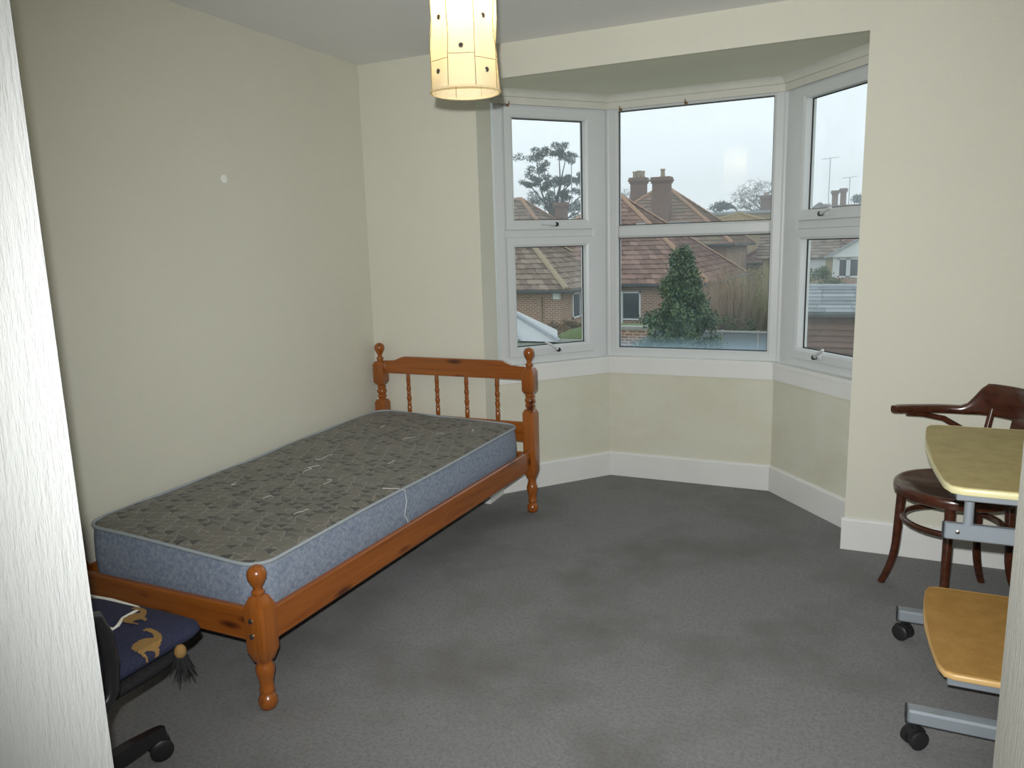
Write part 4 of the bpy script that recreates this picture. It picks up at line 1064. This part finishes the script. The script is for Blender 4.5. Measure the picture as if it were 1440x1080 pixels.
# clipped brown hedge by the brick wall, green bush by the white bungalow
def mound(name, c, rad, n, mt, label, sz):
    e = tag(empty(name, (c[0], c[1], GZ)), label, 'bush'); m = MB((c[0], c[1], GZ)); cl = []
    for i in range(40):
        v = Vector((random.gauss(0, 1), random.gauss(0, 1), random.gauss(0, 1))).normalized() * .75
        cl.append(((c[0] + v.x * rad[0], c[1] + v.y * rad[1], c[2] + v.z * rad[2]), (rad[0] * .3, rad[1] * .3, rad[2] * .3)))
    leaf_cloud(m, cl, n, sz); tag(m.build('foliage', M[mt], e, norm=False), kind='stuff')
    MB((c[0], c[1], GZ)).tube([(c[0], c[1], GZ), (c[0], c[1], c[2])], [.08, .04], 6).build('stem', M['bark'], e)
mound('hedge_bush', (-7.35, 22.6, -1.85), (.95, .75, .62), 5000, 'hedge', 'rounded brown leafless bush against the brick bungalow wall', .09)
mound('laurel_bush', (.75, 35.0, -1.0), (1.3, 1.2, 1.15), 3500, 'bushg', 'dark green bush in front of the white bungalow', .16)
# trees
random.seed(21)
e = tag(empty('pine_tree', (-18.2, 50, GZ)), 'tall open pine with clumped blue green crown in the upper left pane', 'tree')
PB = (-18.2, 50, GZ); m = MB(PB); tips = []
m.tube([PB, (-18.3, 50, 1.5), (-18.4, 50, 4.2)], [.25, .2, .16], 8)
clumps = [(-19.6, 8.1, 1.2), (-18.0, 8.3, .9), (-17.1, 7.6, .8), (-19.3, 6.9, 1.0), (-18.7, 5.9, .8), (-17.4, 6.1, .8), (-16.6, 6.2, .7), (-16.0, 5.3, .9), (-17.4, 5.0, .8), (-19.6, 4.6, 1.2), (-18.4, 4.3, 1.1), (-20.2, 6.0, .8), (-17.0, 4.0, 1.0), (-15.6, 4.2, .9)]
for x, z, r_ in clumps:
    p0 = Vector((-18.4, 50, random.uniform(2.8, 4.4))); p1 = Vector((x, 50 + random.gauss(0, .6), z)); m.tube([p0, p0.lerp(p1, .5) + Vector((random.gauss(0, .2), 0, -.25)), p1], [.10, .06, .03], 5)
tag(m.build('branches', M['bark'], e), kind='stuff')
m = MB(PB); cl = []
for x, z, r_ in clumps:
    for i in range(7): cl.append(((x - .15 + random.gauss(0, r_ * .50), 50 + random.gauss(0, .5), z + random.gauss(0, r_ * .22)), (r_ * .50, .5, r_ * .33)))
leaf_cloud(m, cl, 15000, .17, .35); tag(m.build('foliage', M['pineleaf'], e, norm=False), kind='stuff')
e = tag(empty('conifer', (-15.9, 51.8, GZ)), 'slim dark conifer right of the open pine, behind the aerial mast', 'tree')
PB = (-15.9, 51.8, GZ); m = MB(PB); m.tube([PB, (-15.9, 51.8, 6.2)], [.2, .04], 6); m.build('trunk', M['bark'], e)
m = MB(PB); leaf_cloud(m, [((-15.9 + random.gauss(0, .25), 51.8 + random.gauss(0, .3), 3.2 + 3.2 * i / 30), (.55 * (1 - i / 45), .5, .35)) for i in range(30)], 4200, .16, .35); tag(m.build('foliage', M['pineleaf'], e, norm=False), kind='stuff')
tree('far_tree', (-13.9, 56, GZ), 4.5, 'hazy bare tree at the right edge of the upper left pane', 4, 1.3, .10, .8, 'farleaf', 500, .12, .5)
e = tag(empty('domed_bare_tree', (-8.5, 88, GZ)), 'broad domed leafless tree on the skyline in the middle window', 'tree')
DB = (-8.5, 88, GZ); m = MB(DB); m.tube([DB, (-8.5, 88, 1), (-8.5, 88, 4.2)], [.3, .24, .2], 8)
B0 = Vector((-8.5, 88, 4.2)); cand = []
while len(cand) < 620:
    v = Vector((random.uniform(-1, 1), random.uniform(-1, 1), random.uniform(-.12, 1)))
    if v.length < 1: cand.append(B0 + Vector((v.x * 3.5, v.y * 3.0, v.z * 3.9)))
cand.sort(key=lambda p: (p - B0).length); nodes = [(B0, 0)]
for p in cand:
    best = min(range(len(nodes)), key=lambda i: (nodes[i][0] - p).length + .04 * nodes[i][1] + (.5 if nodes[i][0].z > p.z + .2 else 0)); q, dp = nodes[best]
    r0 = max(.012, .11 * .80 ** dp); m.tube([q, q.lerp(p, .5) + Vector((0, 0, .05)), p], [r0, r0 * .9, r0 * .8], 4, caps=False); nodes.append((p, dp + 1))
    if (p - B0).length > 1.2:
        for k in range(4): m.tube([p, p + Vector((random.gauss(0, .28), random.gauss(0, .28), random.uniform(.0, .45)))], [.014, .008], 3, caps=False)
tag(m.build('branches', M['bark'], e), kind='stuff')
def far_mound(name, c, rad, n, mt, label, sz=.3):
    mound(name, c, rad, n, mt, label, sz)
random.seed(5)
mound('skyline_tree', (-11.2, 80, 3.9), (1.9, 1.5, 1.7), 4200, 'farleaf', 'rounded dark green tree at the foot of the domed bare tree', .26)
mound('skyline_tree', (-15.0, 82, 3.6), (1.4, 1.5, 1.4), 3200, 'farleaf', 'dark green spreading tree between chimney roof and domed tree', .26)
mound('skyline_tree', (-18.3, 84, 3.4), (1.5, 1.5, 1.2), 2600, 'farleaf', 'low pale tree just right of the chimney roof', .26)
mound('skyline_tree', (-5.6, 80.5, 4.0), (1.9, 1.5, 1.7), 3600, 'farleaf', 'hazy tree at the right edge of the middle window skyline', .26)
mound('skyline_tree', (2.6, 84, 4.2), (1.9, 1.5, 1.8), 3600, 'farleaf', 'hazy blue green tree at the right of the upper right pane', .28)
mound('skyline_tree', (-1.2, 80, 3.6), (1.5, 1.3, 1.4), 3000, 'farleaf', 'hazy low tree below the aerial in the upper right pane', .28)
# chimneys on a far house in the right pane
h8 = tag(empty('far_chimney_house', (.5, 72, GZ)), 'far dark roofed house with twin chimneys in the upper right pane', 'house')
H8 = (.5, 72, GZ)
MB(H8).box((-4, 70.4, GZ), (5, 76, 2.2)).build('wall', M['brick'], h8)
hip_roof(h8, H8, -4.4, 5.4, 70, 76.4, 2.3, .6, M['tile_brown'], M['tile_brown'])
chimney(h8, H8, .10, 72.4, .5, .6, 3.4, 5.6, []); chimney(h8, H8, .78, 72.4, .5, .6, 3.4, 5.75, [])
# aerial masts
def aerial(base, z1, w_, label):
    e = tag(empty('aerial_mast', base), label, 'aerial', 'television aerials'); b = Vector(base)
    MB(base).tube([b, (b.x, b.y, z1)], .03, 6).build('mast', M['lead'], e)
    MB(base).tube([(b.x - w_, b.y, z1 - .05), (b.x + w_, b.y, z1 + .05)], .02, 5).build('boom', M['lead'], e)
    m0 = None
    for i in range(6):
        x = -w_ + 2 * w_ * i / 5
        if m0 is None: m0 = MB().tube([(0, -.25, 0), (0, .25, 0)], .012, 4).build('rod', M['lead'], e, loc=(x, 0, z1 - b.z)); 
        else: linked(m0, e, (x, 0, z1 - b.z))
aerial((-13.86, 41.5, 2.0), 6.65, .9, 'thin television aerial mast beside the pine in the upper left pane')
aerial((-.35, 70.2, 2.6), 8.25, .7, 'tall faint television aerial in the upper right pane')
aerial((1.25, 72.6, 4.0), 6.7, .6, 'short faint television aerial right of the twin chimneys')

# thin winter mist over the gardens and roofs
m = NT('winter_mist'); t = m.t; t.nodes.remove(m.p)
vs_ = m.n('ShaderNodeVolumeScatter'); vs_.inputs['Color'].default_value = (.93, .97, 1, 1); vs_.inputs['Density'].default_value = .0055; vs_.inputs['Anisotropy'].default_value = 0.0
m.l(vs_.outputs[0], m.out.inputs['Volume'])
tag(MB((0, 22, GZ)).box((-55, 21.0, GZ + .02), (38, 125, 11)).build('mist', m.m, loc=(0, 22, GZ)), 'thin pale mist hanging over the roofs and far trees', 'mist', kind='stuff')
